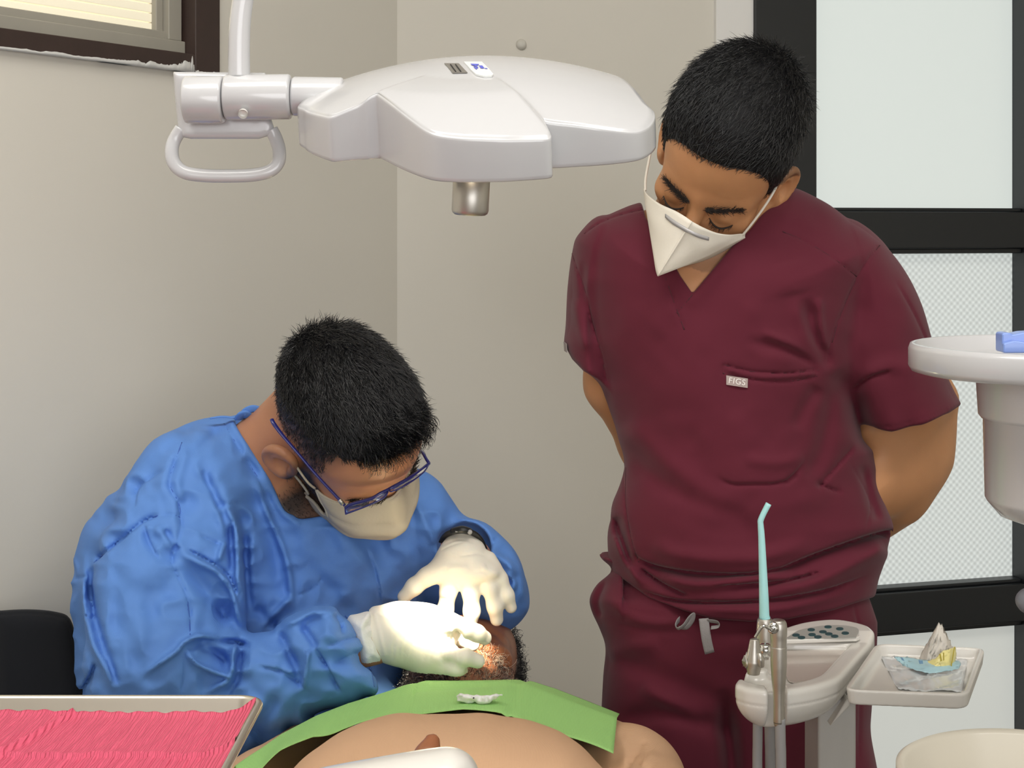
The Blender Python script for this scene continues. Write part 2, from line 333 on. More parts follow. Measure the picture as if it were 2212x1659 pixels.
wallbox('wall_right', (2.3, 3.6), (2.3, -1.5), 0, H, .12, M['wall'], (1, 0))
wallbox('wall_rear', (-3.4, -1.5), (2.42, -1.5), 0, H, .12, M['wall'], (0, -1))
struct(box('floor', (-.4, 1.2, -.05), (6.4, 6.0, .1), M['floor'])); struct(box('ceiling', (-.4, 1.2, H+.05), (6.4, 6.0, .1), M['ceil']))
# door with glazed panes
dr = empty('door_1', (DP[0], DP[1], 0)); struct(dr)
def dz(py, px=1900): return on_plane(px, py, np.r_[DP, 0], DN)[2]
def dt(px): return np.dot(on_plane(px, 600, np.r_[DP, 0], DN)[:2]-DP, DD)
def dbox(name, t0, t1, z0, z1, y0, y1, m, bev=.003):   # y measured into the room
    a = np.r_[DP+DD*t0, z0]+DN*y0; b = np.r_[DP+DD*t1, z0]+DN*y0
    return prism(name, [a+DN*(y1-y0), b+DN*(y1-y0), b, a], (0, 0, z1-z0), m, dr, bev=bev)
t0, t1, t2 = dt(1622), dt(1755.5), dt(2204)
M['frost'] = mat('frosted_backlit_glass', (150, 155, 152), .25, emit=(226, 233, 228), estr=.68)
def ptex(m, scale):                                    # pressed prismatic pattern of the lower pane
    nt = m.node_tree; N = nt.nodes.new; Lk = nt.links.new; b = nt.nodes['Principled BSDF']; tc = N('ShaderNodeTexCoord')
    mp = N('ShaderNodeMapping'); Lk(tc.outputs['Object'], mp.inputs['Vector']); mp.inputs['Rotation'].default_value = (0, math.radians(2), -dang)
    sx = N('ShaderNodeSeparateXYZ'); Lk(mp.outputs[0], sx.inputs[0]); outs = []
    for ch in ('X', 'Z'):
        a = N('ShaderNodeMath'); a.operation = 'MULTIPLY'; a.inputs[1].default_value = scale; Lk(sx.outputs[ch], a.inputs[0]); s_ = N('ShaderNodeMath'); s_.operation = 'SINE'; Lk(a.outputs[0], s_.inputs[0]); outs.append(s_)
    mu = N('ShaderNodeMath'); mu.operation = 'MULTIPLY'; Lk(outs[0].outputs[0], mu.inputs[0]); Lk(outs[1].outputs[0], mu.inputs[1])
    mr = N('ShaderNodeMapRange'); mr.inputs['From Min'].default_value = -1; mr.inputs['From Max'].default_value = 1; mr.inputs['To Min'].default_value = .48; mr.inputs['To Max'].default_value = .76
    Lk(mu.outputs[0], mr.inputs['Value']); Lk(mr.outputs[0], b.inputs['Emission Strength'])
    bp = N('ShaderNodeBump'); bp.inputs['Strength'].default_value = .5; bp.inputs['Distance'].default_value = .002; Lk(mu.outputs[0], bp.inputs['Height']); Lk(bp.outputs['Normal'], b.inputs['Normal'])
M['prism'] = mat('pressed_pattern_backlit_glass', (150, 154, 152), .22, emit=(224, 230, 226), estr=.5); ptex(M['prism'], 2*math.pi/.0152)
M['panel'] = mat('glowing_white_door_panel', (190, 192, 188), .35, emit=(232, 236, 230), estr=.42)  # brightness put into the lower door panel as emission; it is no lamp
dbox('stile', t0, t1, .02, 2.4, -.05, .02, M['black']); dbox('stile', t2, t2+.13, .02, 2.4, -.05, .02, M['black'])
z1, z2, z3, z4 = dz(457), dz(537, 1930), dz(1279), dz(1362)
for a, b in ((z2, z1), (z4, z3), (.02, .1), (2.3, 2.4)):
    dbox('rail', t1, t2, a, b, -.05, .018, M['black'])
    dbox('glazing_bead', t1, t2, b, b+.008, -.03, .004, M['black'], .002)
    if a > .2: dbox('glazing_bead', t1, t2, a-.011, a, -.03, .006, M['black'], .002)
dbox('pane', t1, t2, z1, 2.3, -.04, -.028, M['frost']); p_ = dbox('pane', t1, t2, z3, z2, -.04, -.028, M['prism']); p_['label'] = 'pane of pressed patterned glass'
dbox('panel', t1, t2, .1, z4, -.04, -.02, M['panel']); dbox('edge_strip', t1, t1+.006, z1, 2.3, -.03, -.01, M['alu'], .001)
we = np.r_[DP+DD*(t2+.13), 0]
wallbox('wall_door', we[:2], we[:2]+DD*1.3, 0, H, .12, M['wall'], -DN[:2]); wl = struct(prism('trim_2', [np.r_[DP+DD*t0, 2.4], np.r_[DP+DD*(t2+.13), 2.4], np.r_[DP+DD*(t2+.13), 2.4]-DN*.1, np.r_[DP+DD*t0, 2.4]-DN*.1], (0, 0, H-2.4), M['wall']))
# window on the left wall
wn = empty('window_1', np.r_[RA+WD*tR, wzb]); struct(wn)
def wbox(name, ta, tb, za, zb, y0, y1, m, bev=.002, parent=None):
    a = np.r_[RA+WD*ta, za]; b = np.r_[RA+WD*tb, za]
    return prism(name, [a+WN*y1, b+WN*y1, b+WN*y0, a+WN*y0], (0, 0, zb-za), m, parent or wn, bev=bev)
fw = .036; rz = .026
wbox('frame_stile', tR-.058, tR, wzb-.002, wzt, -.06, .012, M['brown']); wbox('frame_stile', tL, tL+.05, wzb, wzt, -.06, .012, M['brown'])
wbox('frame_rail', tL+.05, tR-.058, wzb-.002, wzb+rz, -.06, .012, M['brown']); wbox('frame_rail', tL+.05, tR-.058, wzt-.04, wzt, -.06, .012, M['brown'])
a0, a1, b0 = tL+.05, tR-.058, wzb+rz
wbox('sash_rail', a0, a1, b0, b0+.022, -.05, -.01, M['alu']); wbox('sash_rail', a0, a1, b0+.022, b0+.036, -.05, -.022, M['alu'])
wbox('sash_stile', a1-.034, a1-.004, b0+.022, wzt-.04, -.05, -.014, M['alu']); wbox('sash_stile', a1-.05, a1-.034, b0+.03, wzt-.04, -.05, -.026, M['alu'])
M['blind'] = mat('cream_backlit_ribbed_glass', (232, 224, 200), .5, emit=(238, 230, 206), estr=.42)
nsl = 34; zz = np.linspace(b0+.034, wzt-.04, nsl+1)
for i in range(nsl): wbox('ribbed_strip', a0, a1-.045, zz[i], zz[i+1]-.0012, -.047, -.036, M['blind'], .0016)
def blob(name, c, r, m, parent, seed=0, sq=(1, 1, 1)):
    r_ = np.random.default_rng(seed); th, ph = np.meshgrid(np.linspace(0, 2*math.pi, 14, endpoint=False), np.linspace(.05, math.pi-.05, 8)); d = np.stack([np.cos(th)*np.sin(ph), np.sin(th)*np.sin(ph), np.cos(ph)], -1)
    V = np.asarray(c)+d*r*np.asarray(sq)*(1+.25*r_.normal(size=d.shape[:2]))[..., None]; i = np.arange(14*8).reshape(8, 14); j = np.roll(i, -1, 1)
    return mesh_np(name, V.reshape(-1, 3), [np.stack([i[:-1], i[1:], j[1:], j[:-1]], -1).reshape(-1, 4), np.concatenate([np.stack([np.full(12, 0), i[0, 1:-1], i[0, 2:]], 1), np.stack([np.full(12, 98), i[7, 2:], i[7, 1:-1]], 1)])], m, parent)
M['plaster'] = mat('white_plaster_smear', (205, 205, 202), .9)
def smear(ts, zs, seed):                                 # ragged plaster left on the frame edge
    r_ = np.random.default_rng(seed); t = np.linspace(ts[0], ts[1], 60); hgt = np.interp(t, np.linspace(ts[0], ts[1], len(zs)), zs)*(1+.3*np.convolve(r_.normal(size=64), np.ones(5)/2.2, 'valid')); hgt = np.maximum(hgt, .0008)
    lo = [np.r_[RA+WD*q, wzb-.004]+WN*.0005 for q in t]; up_ = [np.r_[RA+WD*q, wzb-.002+h]+WN*.0125 for q, h in zip(t, hgt)]; lo2 = [np.r_[RA+WD*q, wzb-.004]+WN*.0135 for q in t]
    G = np.array([lo, lo2, up_, [u-WN*.004 for u in up_]]); return grid_surf('plaster_smear', G, M['plaster'], wn)
smear((tR-.5, tR-.2), [.0005, .002, .0026, .003, .0015], 1); smear((tR-.26, tR-.062), [.001, .004, .005, .006, .005, .008, .012], 2); smear((tR-.105, tR-.064), [.002, .010, .017, .013], 5); smear((tR-.06, tR-.002), [.003, .001, .002, .004], 3)
# dab of filler on the back wall
h_ = on_plane(1126, 97, np.r_[DP, 0], DN); o = lathe('wall_hook', [(.0001, .011), (.006, .010), (.0098, .006), (.0105, .001), (.0105, -.004)], h_, mat('wall_filler', (206, 203, 194), .7), None, 24, DN+np.array([-.3, 0, .35])); tag(o, 'small white plug sticking out of the bare wall above the lamp', 'wall plug')
# ---------------------------------------------------------------- dental lamp
def build_lamp():
    d0 = 1.42; n = nz((-.03, -.285, .957)); c = P(1020, 232, d0)
    A = nz(np.cross((0, 1, 0), n)); B = np.cross(n, A)                  # A to the right, B away from the viewer
    root = empty('dental_lamp', c, 'glossy white dental lamp with lobed petal-shaped head on a bent arm', 'lamp')
    def ab(px, py, up=0.):
        q = on_plane(px, py, c+n*up, n)-c; return np.dot(q, A), np.dot(q, B)
    # rim of the head, front half as seen, back half closing it
    Hd, RX = .042, .185; cx, cy = 0., .0
    zd = lambda R: Hd*(1-np.minimum(R/RX, 1)**2)
    def onray(px, py, h):                                               # where a sight line first meets the domed surface
        v = np.array([(px-CX)/F, 1.0, -(py-HY)/F]); t = np.linspace(1.1, 1.9, 3000); X = np.array([0, 0, CZ])+t[:, None]*v-c
        a, b, z = X@A, X@B, X@n; i = np.argmax(z < h(np.hypot(a-cx, b-cy), np.arctan2(b-cy, a-cx))); return a[i], b[i]
    def abz(px, py): return onray(px, py, lambda R, t: zd(R))
    fr = [(646, 222), (655, 235), (672, 243), (705, 251), (720, 250), (742, 240), (775, 228), (802, 221), (808, 214), (818, 219), (836, 232), (866, 256), (897, 280), (922, 297), (948, 307), (998, 313), (1050, 315), (1100, 316), (1165, 315), (1187, 313), (1194, 304), (1186, 285), (1166, 262), (1180, 262), (1205, 265), (1251, 270), (1300, 277), (1353, 283), (1385, 281), (1405, 270), (1415, 253), (1412, 236), (1396, 222)]
    pts = [abz(*p) for p in fr]
    bk = [(.14, .075), (.13, .11), (.105, .13), (.075, .12), (.055, .15), (.02, .17), (-.03, .17), (-.055, .15), (-.065, .115), (-.09, .13), (-.118, .12), (-.135, .09), (-.13, .05)]
    poly = catmull(np.array(pts+bk), 4, True); NT = 720
    th = np.linspace(-math.pi, math.pi, NT+1)[:-1]; Rr = np.zeros(NT); q0 = poly; q1 = np.roll(poly, -1, 0)
    for i, t in enumerate(th):                                          # farthest crossing of each ray
        dx, dy = math.cos(t), math.sin(t); ax, ay = q0[:, 0]-cx, q0[:, 1]-cy; bx, by = q1[:, 0]-cx, q1[:, 1]-cy; ca = dx*ay-dy*ax; cb = dx*by-dy*bx
        x = (ca*cb < 0); s_ = ca[x]/(ca[x]-cb[x]); rr = (ax[x]+s_*(bx[x]-ax[x]))*dx+(ay[x]+s_*(by[x]-ay[x]))*dy; Rr[i] = rr.max() if len(rr) else 0
    Rr = np.where(Rr < .03, np.median(Rr), Rr)
    Rs = np.convolve(np.r_[Rr[-3:], Rr, Rr[:3]], np.ones(5)/5, 'same')[3:-3]; Rr = Rs
    ang_of = lambda px, py: math.atan2(abz(px, py)[1]-cy, abz(px, py)[0]-cx)
    tA, tB = ang_of(806, 214), ang_of(1168, 262)                         # the front petal stands proud of its neighbours
    def step_(t): return 1/(1+np.exp(-(t-tA)/.012))*1/(1+np.exp((t-tB)/.012))
    def zsurf(R, t): return zd(R)+step_(t)*.006*np.clip((R-.055)/.05, 0, 1)
    wall = .0265; rings = []
    for r in np.r_[np.linspace(0, .96, 30), .985]: R = Rr*r; rings.append(np.stack([cx+R*np.cos(th), cy+R*np.sin(th), zsurf(R, th)], 1))
    zl = zsurf(Rr, th); e_ = lambda R, z: rings.append(np.stack([cx+R*np.cos(th), cy+R*np.sin(th), z], 1))
    for ro, dz_ in ((-.0022, -.0001), (-.0008, -.0007), (-.0002, -.0016), (0, -.003), (.0002, -.006)): e_(Rr+ro, zl+dz_)
    e_(Rr+.0008, -wall+.004+0*zl); e_(Rr+.0006, -wall+.0012+0*zl); e_(Rr-.001, -wall+0*zl); e_(Rr-.012, -wall+0*zl); e_(Rr-.014, -wall+.006+0*zl); e_(Rr*.02, -wall+.006+0*zl)
    n_ = NT; V = np.concatenate(rings); Vw = c+V[:, :1]*A+V[:, 1:2]*B+V[:, 2:]*n; k = np.arange(n_); k2 = (k+1) % n_
    Q = np.concatenate([np.stack([i*n_+k, (i+1)*n_+k, (i+1)*n_+k2, i*n_+k2], 1) for i in range(len(rings)-1)])
    mesh_np('head_shell', Vw, Q, M['plast'], root)
    def dome(a, b): return float(zsurf(math.hypot(a-cx, b-cy), math.atan2(b-cy, a-cx)))
    def onhead(px, py, lift=.0006):
        a, b = onray(px, py, zsurf)
        return c+a*A+b*B+(dome(a, b)+lift)*n
    def sticker(name, pts, m, th_=.0008, lift=.0004, sm=1, parent=root):
        p = catmull(pts, sm, True) if sm > 1 else pts
        return prism(name, [onhead(x, y, lift) for x, y in p], n*th_, m, parent)
    g = mat('grey_rating_label', (118, 114, 108), .45); sticker('rating_label', [(960, 139), (991, 139.3), (1010, 159.5), (978, 160)], g)
    for x in (972, 983): sticker('label_line', [(x, 142), (x+2.2, 142), (x+14, 158), (x+11.5, 158)], M['dark'], .0003, .0013)
    lab = sticker('maker_label', [(1002, 137), (1018, 155), (1028, 164), (1046, 168.5), (1062, 168), (1066, 164), (1056, 152), (1041, 137)], mat('white_label', (222, 224, 222), .3), .0016, .0002)
    bl = mat('blue_print', (92, 98, 196), .5)
    for pp in ([(1016.5, 143.2), (1035, 144), (1034, 145.6), (1029, 146.4), (1032, 150), (1033.5, 152.4), (1027, 152.2), (1029.5, 151), (1026.5, 147.5), (1020, 146)], [(1034.5, 147), (1042, 147.2), (1046.5, 152.6), (1039, 152.8)], [(1047, 152.6), (1053, 153), (1053, 154), (1048, 153.6)], [(1023, 149.5), (1026, 149.4), (1031, 155), (1028.5, 155)]):
        sticker('printed_mark', pp, bl, .0003, .0022)
    # neck and swivel joint on the left
    def seg(name, x0, x1, r0, yy0, yy1, d, m=M['plast'], rb=.0025):
        a = P(x0, yy0, d); b = P(x1, yy1, d); ax = b-a; L = np.linalg.norm(ax)
        return lathe(name, [(.0001, 0), (r0-rb, 0), (r0-rb*.3, rb*.3), (r0, rb), (r0, L-rb), (r0-rb*.3, L-rb*.3), (r0-rb, L), (.0001, L)], a, m, root, 56, ax)
    dj = 1.43
    seg('swivel_end', 399, 483.5, .0222, 216, 215, dj); seg('swivel_joint', 486, 629, .0212, 210.5, 209, dj); seg('neck', 631, 742, .0185, 208, 210, dj+.004)
    lathe('pivot_screw', [(.0001, .0), (.0038, .0), (.0045, .0012), (.0045, .004)], P(526, 243, dj-.0185), M['plast2'], root, 20, (0, -1, -.5))
    # arm rising to the ceiling
    tube('arm', [P(517, 168, dj), P(516.5, 120, dj), P(518, 60, dj), P(525, 0, dj), P(545, -100, dj+.0), P(590, -280, dj+.05), P(640, -600, dj+.1), P(650, -1000, dj+.1), P(650, -2300, dj+.1)], [.0103, .0102, .01, .0098, .0098, .011, .014, .016, .016], M['plast'], root, nseg=24)
    zc = H; pa = P(650, -1500, dj+.1); lathe('ceiling_plate', [(.0001, 0), (.07, 0), (.07, .02), (.0001, .02)], (pa[0], pa[1], zc-.02), M['plast'], root, 40)
    # bracket plate with a grip loop
    db = 1.452
    br = Puff([(374, 155), (574, 157), (577, 200), (584, 250), (592, 275), (585, 292), (560, 300), (412, 300), (392, 296), (384, 270), (378, 215)], db, .006, .006, smooth=1)
    sdf_mesh('bracket', lambda X: br(X, *pix(X)), P(355, 320, db)-np.array([0, .03, 0]), P(610, 140, db)+np.array([0, .03, 0]), .0015, M['plast'], root)
    tube('grip_handle', [P(392, 278, db), P(377, 302, db), P(371, 325, db-.003), P(376, 352, db-.006), P(398, 372, db-.008), P(440, 379, db-.008), P(490, 380, db-.008), P(545, 378, db-.008), P(583, 369, db-.008), P(601, 350, db-.006), P(603, 325, db-.003), P(596, 300, db), P(586, 280, db)], .0052, M['plast'], root, nseg=18, flat=1.25)
    # silver sensor barrel under the head, with the light outlets
    a = P(1021, 340, d0-.008); b = P(1015, 464, d0-.004); L = np.linalg.norm(b-a); R0 = .0172
    lathe('grip_barrel', [(.0001, 0), (R0, 0), (R0, L-.004), (R0-.001, L-.0015), (R0-.003, L), (R0-.005, L), (.0001, L-.001)], a, M['satin'], root, 48, b-a)
    em = mat('lamp_led', (255, 240, 215), .3, emit=(255, 236, 205), estr=9.0)
    for a_, b_ in ((-.06, .03), (.05, -.01), (.08, .05), (-.03, .07), (.0, -.06)):
        lathe('led_lens', [(.0001, 0), (.011, 0), (.012, .003), (.012, .006)], c+a_*A+b_*B-n*(wall-.004), em, root, 24, n)
    l = bpy.data.lights.new('lamp_beam', 'SPOT'); l.energy = 420; l.color = (1, .86, .62); l.spot_size = math.radians(6.6); l.spot_blend = .35; l.shadow_soft_size = .022
    o = bpy.data.objects.new('lamp_beam', l); C.objects.link(o); s0 = np.array([-.02, 1.46, 1.57]); o.location = s0; tgt = s0+.66*np.array([-.098, math.sin(math.radians(38.9)), -math.cos(math.radians(38.9))]); o.scale = (1.65, 1, 1)
    o.rotation_euler = Vector(tgt-s0).to_track_quat('-Z', 'Y').to_euler(); o.parent = root; o.matrix_parent_inverse = Matrix.Translation(root.location).inverted()
build_lamp()
# ---------------------------------------------------------------- delivery unit
def build_unit():
    zt = 1.03; up = np.array([0, 0, 1.]); W = lambda x, y, z=zt: on_plane(x, y, (0, 0, z), up)
    root = empty('delivery_unit', W(1740, 1420)*[1, 1, 0], 'white dental delivery console with green button panel and square side tray', 'console')
    px = [(1588, 1472), (1602, 1483), (1627, 1489), (1660, 1492), (1700, 1491), (1754, 1483), (1796, 1471), (1820, 1457), (1852, 1420), (1887, 1380), (1884, 1367), (1865, 1357), (1813, 1347), (1762, 1349), (1712, 1359), (1668, 1380), (1618, 1440)]
    pl = np.array([W(*p)[:2] for p in px]); O = Outline(pl*1000, 4, 40, 2.); plan = lambda X: O(X[:, 0]*1000, X[:, 1]*1000)/1000
    Hb = .052; slot0 = W(1678, 1492); slx = slot0[0]+.001; sly = slot0[1]
    yb = W(1760, 1388)[1]
    def body(X):
        s = plan(X); z = X[:, 2]-zt; t = np.clip(-z/Hb, 0, 1.15); inset = .055*(1-np.sqrt(np.clip(1-(np.clip(t-.25, 0, 1)/.78)**2, 0, 1)))
        top = np.minimum(0, 0)+np.clip((X[:, 1]-yb)/.03, 0, 1)*.006
        d = smax(-(s-inset)*.8, z-top, .006); d = smax(d, -z-Hb, .01)
        seam = np.abs(z+.017); d = d+.0007*np.exp(-(seam/.0012)**2)*(s < .03)
        rec = smax(smax(-(s-.021), -(z+.0095), .006), X[:, 1]-yb+.004, .006); d = smax(d, -rec, .004)
        cut = np.maximum(np.abs(X[:, 0]-slx)-.0098, X[:, 1]-sly-.022); d = smax(d, -cut, .003)
        for hx, hy in ((1640, 1462), (1648, 1428), (1700, 1400)):
            h_ = W(hx, hy); d = smax(d, -ell(X, (h_[0], h_[1], zt-.002), (.018, .022, .014)), .006)
        return d
    lo = np.r_[pl.min(0)-.02, zt-Hb-.02]; hi = np.r_[pl.max(0)+.02, zt+.03]
    sdf_mesh('console_body', body, lo, hi, .0017, M['plast2'], root)
    # pinkish recessed floor plate
    fl = catmull(np.array([(1706, 1474), (1752, 1470), (1800, 1452), (1826, 1420), (1850, 1388), (1760, 1393), (1702, 1397), (1696, 1440)]), 1, True)
    prism('inlay_plate', [W(x, y, zt-.0085) for x, y in catmull(fl, 4, True)], (0, 0, .0012), M['pinkgrey'], root)
    # control panel and buttons
    ztp = zt+.0062; pp = [(1703, 1382), (1712, 1371), (1730, 1362), (1770, 1354), (1812, 1352), (1845, 1356), (1855, 1363), (1850, 1376), (1842, 1379), (1770, 1381)]
    prism('control_panel', [W(x, y, ztp) for x, y in catmull(pp, 3, True)], (0, 0, .001), mat('grey_control_panel', (168, 168, 163), .35), root)
    bm = mat('dark_green_button', (52, 84, 88), .35)
    for x, y in ((1355, 325), (1140, 362), (1505, 350), (1290, 388), (945, 430), (1150, 424), (1365, 415), (1575, 405), (1015, 461), (1225, 454), (1440, 445)):
        q = W(1560+x/5.924, 1300+y/5.924, ztp+.001); t = np.linspace(0, 2*math.pi, 20, endpoint=False)
        prism('button', [q+np.array([.0044*math.cos(a)+.0012*math.sin(a), .0062*math.sin(a), 0]) for a in t], (0, 0, .0008), bm, root)
    prism('rear_ledge', [W(x, y, zt+.002) for x, y in ((1662, 1388), (1842, 1380), (1852, 1378), (1858, 1383), (1850, 1386), (1664, 1393))], (0, 0, .005), M['plast2'], root, bev=.0012)
    sc = prism('status_label', [W(x, y, zt-.0075) for x, y in ((1806, 1402.5), (1817, 1393), (1850, 1391), (1840, 1401.5))], (0, 0, .0012), mat('grey_violet_label', (98, 88, 98), .4), root)
    for i in range(7): x = 1815+i*4; prism('label_mark', [W(x, 1399.5, zt-.0062), W(x+3.5, 1395, zt-.0062), W(x+5, 1395, zt-.0062), W(x+1.8, 1399.5, zt-.0062)], (0, 0, .0003), M['dark'], root)
    # column and bracket
    cxp = W(1797, 1500, zt-.05); cx_ = P(1797, 1560, 1.76)
    poly = [(-.024, -.04), (.0, -.046), (.0185, -.04), (.0205, -.03), (.0205, .04), (-.024, .04)]
    prism('column', [np.array([cx_[0]+a, cx_[1]+b, .04]) for a, b in poly], (0, 0, zt-Hb+.012-.04), mat('grey_white_column', (196, 195, 192), .3, coat=.2), root, bev=.003)
    prism('bracket', [P(1793, 1570, 1.70), P(1830, 1510, 1.70), P(1838, 1512, 1.70), P(1836, 1526, 1.70)], (0, .05, 0), M['plast2'], root, bev=.002)
    lathe('foot', [(.0001, 0), (.085, 0), (.085, .02), (.075, .04), (.03, .05), (.0001, .05)], (cx_[0], cx_[1], 0), M['plast2'], root, 48)
    # side tray
    z2 = 1.026; tp = [W(x, y, z2) for x, y in ((1822, 1490), (2092, 1501), (2129, 1399), (1892, 1389))]; tp = np.array(tp)[:, :2]
    cen = tp.mean(0); rp = []
    for i in range(4):                                                  # rounded corners
        p, a, b = tp[i], tp[i-1], tp[(i+1) % 4]; r = .018; u = nz(a-p); v = nz(b-p)
        for t in np.linspace(0, 1, 6): rp.append((1-t)**2*(p+u*r)+2*t*(1-t)*p+t*t*(p+v*r))
    rp = np.array(rp); OT = Outline(rp*1000, 1, 30, 1.5); tpl = lambda X: OT(X[:, 0]*1000, X[:, 1]*1000)/1000
    hT = .0165
    def tray(X):
        s = tpl(X); z = X[:, 2]-z2; d = smax(-s+np.clip(-z/hT, 0, 1)*.002, np.maximum(z, -z-hT), .002)
        return smax(d, -smax(-(s-.0055-np.clip(-z/hT, 0, 1)*.006), -(z+hT-.0035), .005), .0015)
    sdf_mesh('side_tray', tray, np.r_[rp.min(0)-.01, z2-hT-.01], np.r_[rp.max(0)+.01, z2+.01], .0016, M['plast2'], root)
    # ---- things on the tray
    zf = z2-hT+.0037; T = lambda x, y, dz=0.: W(x, y, zf+dz)
    film = mat('clear_plastic_film', (246, 250, 252), .15, trans=.35, coat=.4)
    G = np.zeros((26, 20, 3)); q = [(1902, 1421), (2090, 1428), (2078, 1496), (1940, 1492)]; r_ = np.random.default_rng(3); nn = r_.normal(size=(26, 20))
    for i in range(26):
        for j in range(20):
            u, v = i/25, j/19; x = (1-u)*(1-v)*q[0][0]+u*(1-v)*q[1][0]+u*v*q[2][0]+(1-u)*v*q[3][0]; y = (1-u)*(1-v)*q[0][1]+u*(1-v)*q[1][1]+u*v*q[2][1]+(1-u)*v*q[3][1]
            G[i, j] = T(x, y)+np.array([0, 0, .0012+.0012*math.sin(9*u+14*v)+.0005*nn[i, j]])
    o = grid_surf('plastic_pouch', G, film, None, .0004); tag(o, 'flat clear plastic pouch lying in the square side tray', 'pouch')
    fq = empty('torn_wrapper', T(2000, 1450), 'crumpled torn white paper wrapper with blue and yellow print on the pouch', 'wrapper')
    def crump(name, rows, m, amp, seed, thick=.0003, nu=28, nv=14):      # lofted crumpled sheet through rows of points
        R = np.array([[catmull([P(*p) for p in r], 1)[k] for k in range(len(r))] for r in rows]); a, b = R.shape[:2]
        u = np.linspace(0, a-1, nv); v = np.linspace(0, b-1, nu); G = np.zeros((nv, nu, 3)); r_ = np.random.default_rng(seed); N_ = r_.normal(size=(nv, nu))
        for i, uu in enumerate(u):
            i0 = min(int(uu), a-2); f = uu-i0; row = R[i0]*(1-f)+R[i0+1]*f
            for j, vv in enumerate(v):
                j0 = min(int(vv), b-2); g_ = vv-j0; G[i, j] = row[j0]*(1-g_)+row[j0+1]*g_+np.array([.4, 1, .4])*amp*N_[i, j]
        return grid_surf(name, G, m, fq, thick)
    dd = T(2000, 1440)[1]
    paper = mat('thin_white_paper', (232, 226, 216), .6, trans=.25, sss=.0); blue = mat('pale_blue_foil', (170, 206, 216), .3, coat=.3); yel = mat('pale_yellow_foil', (232, 222, 150), .35, coat=.3)
    crump('paper_layer', [[(2027, 1347, dd+.006), (2028, 1346, dd+.006), (2031, 1349, dd+.005), (2033, 1350, dd+.004), (2036, 1352, dd+.006)], [(2010, 1378, dd+.012), (2016, 1374, dd-.004), (2028, 1376, dd-.012), (2045, 1380, dd-.006), (2052, 1386, dd+.008)], [(1994, 1404, dd+.018), (2005, 1404, dd-.006), (2022, 1410, dd-.016), (2046, 1402, dd-.012), (2062, 1402, dd+.006)], [(1984, 1428, dd+.01), (1998, 1434, dd-.008), (2020, 1438, dd-.022), (2046, 1436, dd-.016), (2066, 1424, dd)]], paper, .0022, 1)
    crump('yellow_print', [[(2002, 1428, dd-.012), (2020, 1424, dd-.02), (2036, 1406, dd-.022), (2052, 1402, dd-.018), (2064, 1397, dd-.006)], [(1998, 1434, dd-.016), (2020, 1434, dd-.026), (2036, 1424, dd-.026), (2052, 1418, dd-.022), (2066, 1414, dd-.006)], [(2003, 1442, dd-.02), (2020, 1441, dd-.03), (2036, 1442, dd-.03), (2052, 1440, dd-.026), (2062, 1434, dd-.01)]], yel, .0007, 2)
    for pp in ([(2029, 1413), (2032, 1412), (2035, 1428), (2031.5, 1428.5)], [(2037, 1410), (2039.5, 1410), (2040, 1426), (2037.5, 1427.5)], [(2061, 1398), (2063, 1398), (2056, 1439), (2053.5, 1439)]):
        prism('yellow_stripe', [P(x, y, dd-.031 if x < 2050 else dd-.027) for x, y in pp], (0, .0004, 0), mat('ochre_print', (176, 160, 60), .4), fq)
    crump('blue_print', [[(1931, 1418, dd-.002), (1950, 1419, dd-.004), (1975, 1422, dd-.006), (2010, 1428, dd-.012), (2050, 1424, dd-.01), (2072, 1428, dd-.002)], [(1938, 1426, dd-.008), (1955, 1430, dd-.012), (1980, 1436, dd-.022), (2010, 1441, dd-.032), (2046, 1440, dd-.03), (2076, 1434, dd-.014)], [(1950, 1437, dd-.014), (1965, 1443, dd-.024), (1985, 1450, dd-.036), (2010, 1455, dd-.042), (2046, 1450, dd-.038), (2072, 1444, dd-.022)]], blue, .0006, 3, nu=34)
    for pp in ([(1984, 1426), (1993, 1427), (1994, 1434), (1986, 1434)], [(1945, 1420), (1950, 1421), (1954, 1428), (1948, 1426)]): prism('blue_mark', [P(x, y, dd-.036 if x > 1960 else dd-.018) for x, y in pp], (0, .0004, 0), mat('blue_print_mark', (112, 150, 180), .4), fq)
    # ---- instruments standing in their holders, each with its own hose
    def hose(x0, y0, d, x1, rt, parent, m=M['grey'], r=.0054):
        a = P(x0, y0, d); b = P(x1, 1659, d); e = np.array([b[0]+.01, d+.03, .55]); g_ = np.array([cx_[0]-.01, cx_[1]-.06, .28]); h2 = np.array([cx_[0], cx_[1]-.02, .2])
        return tube('hose', [a, (a+b)/2, b, b-[0, 0, .15], e, g_, h2], r, m, parent, nseg=14)
    ds = 1.606; sy = empty('air_water_syringe', P(1682, 1560, ds), 'silver air and water syringe with bent nozzle in the front slot of the console', 'syringe')
    ax = lambda y: P(1681.5+(y-1340)*.006, y, ds)
    prof = [(1338, 8), (1340, 14), (1346, 17.5), (1356, 18.8), (1370, 18.6), (1382, 17.6), (1396, 17.2), (1398, 17.6), (1420, 17.8), (1440, 17.4), (1470, 15.5), (1490, 13.5), (1520, 12.2), (1558, 12.0), (1561, 11.2)]
    tube('handle', [ax(y) for y, _ in prof], [r*ds/F for _, r in prof], M['satin'], sy, nseg=28, smooth=4)
    hc = P(1669.5, 1357, ds-.0095)
    lathe('nozzle_collar', [(.0001, .004), (.0018, .004), (.0022, .001), (.003, .001), (.0034, .0035), (.0043, .0035), (.0046, .001), (.0056, .0012), (.0062, -.002), (.0064, -.008), (.0001, -.008)], hc, M['chrome'], sy, 36, (-.35, -.92, .1))
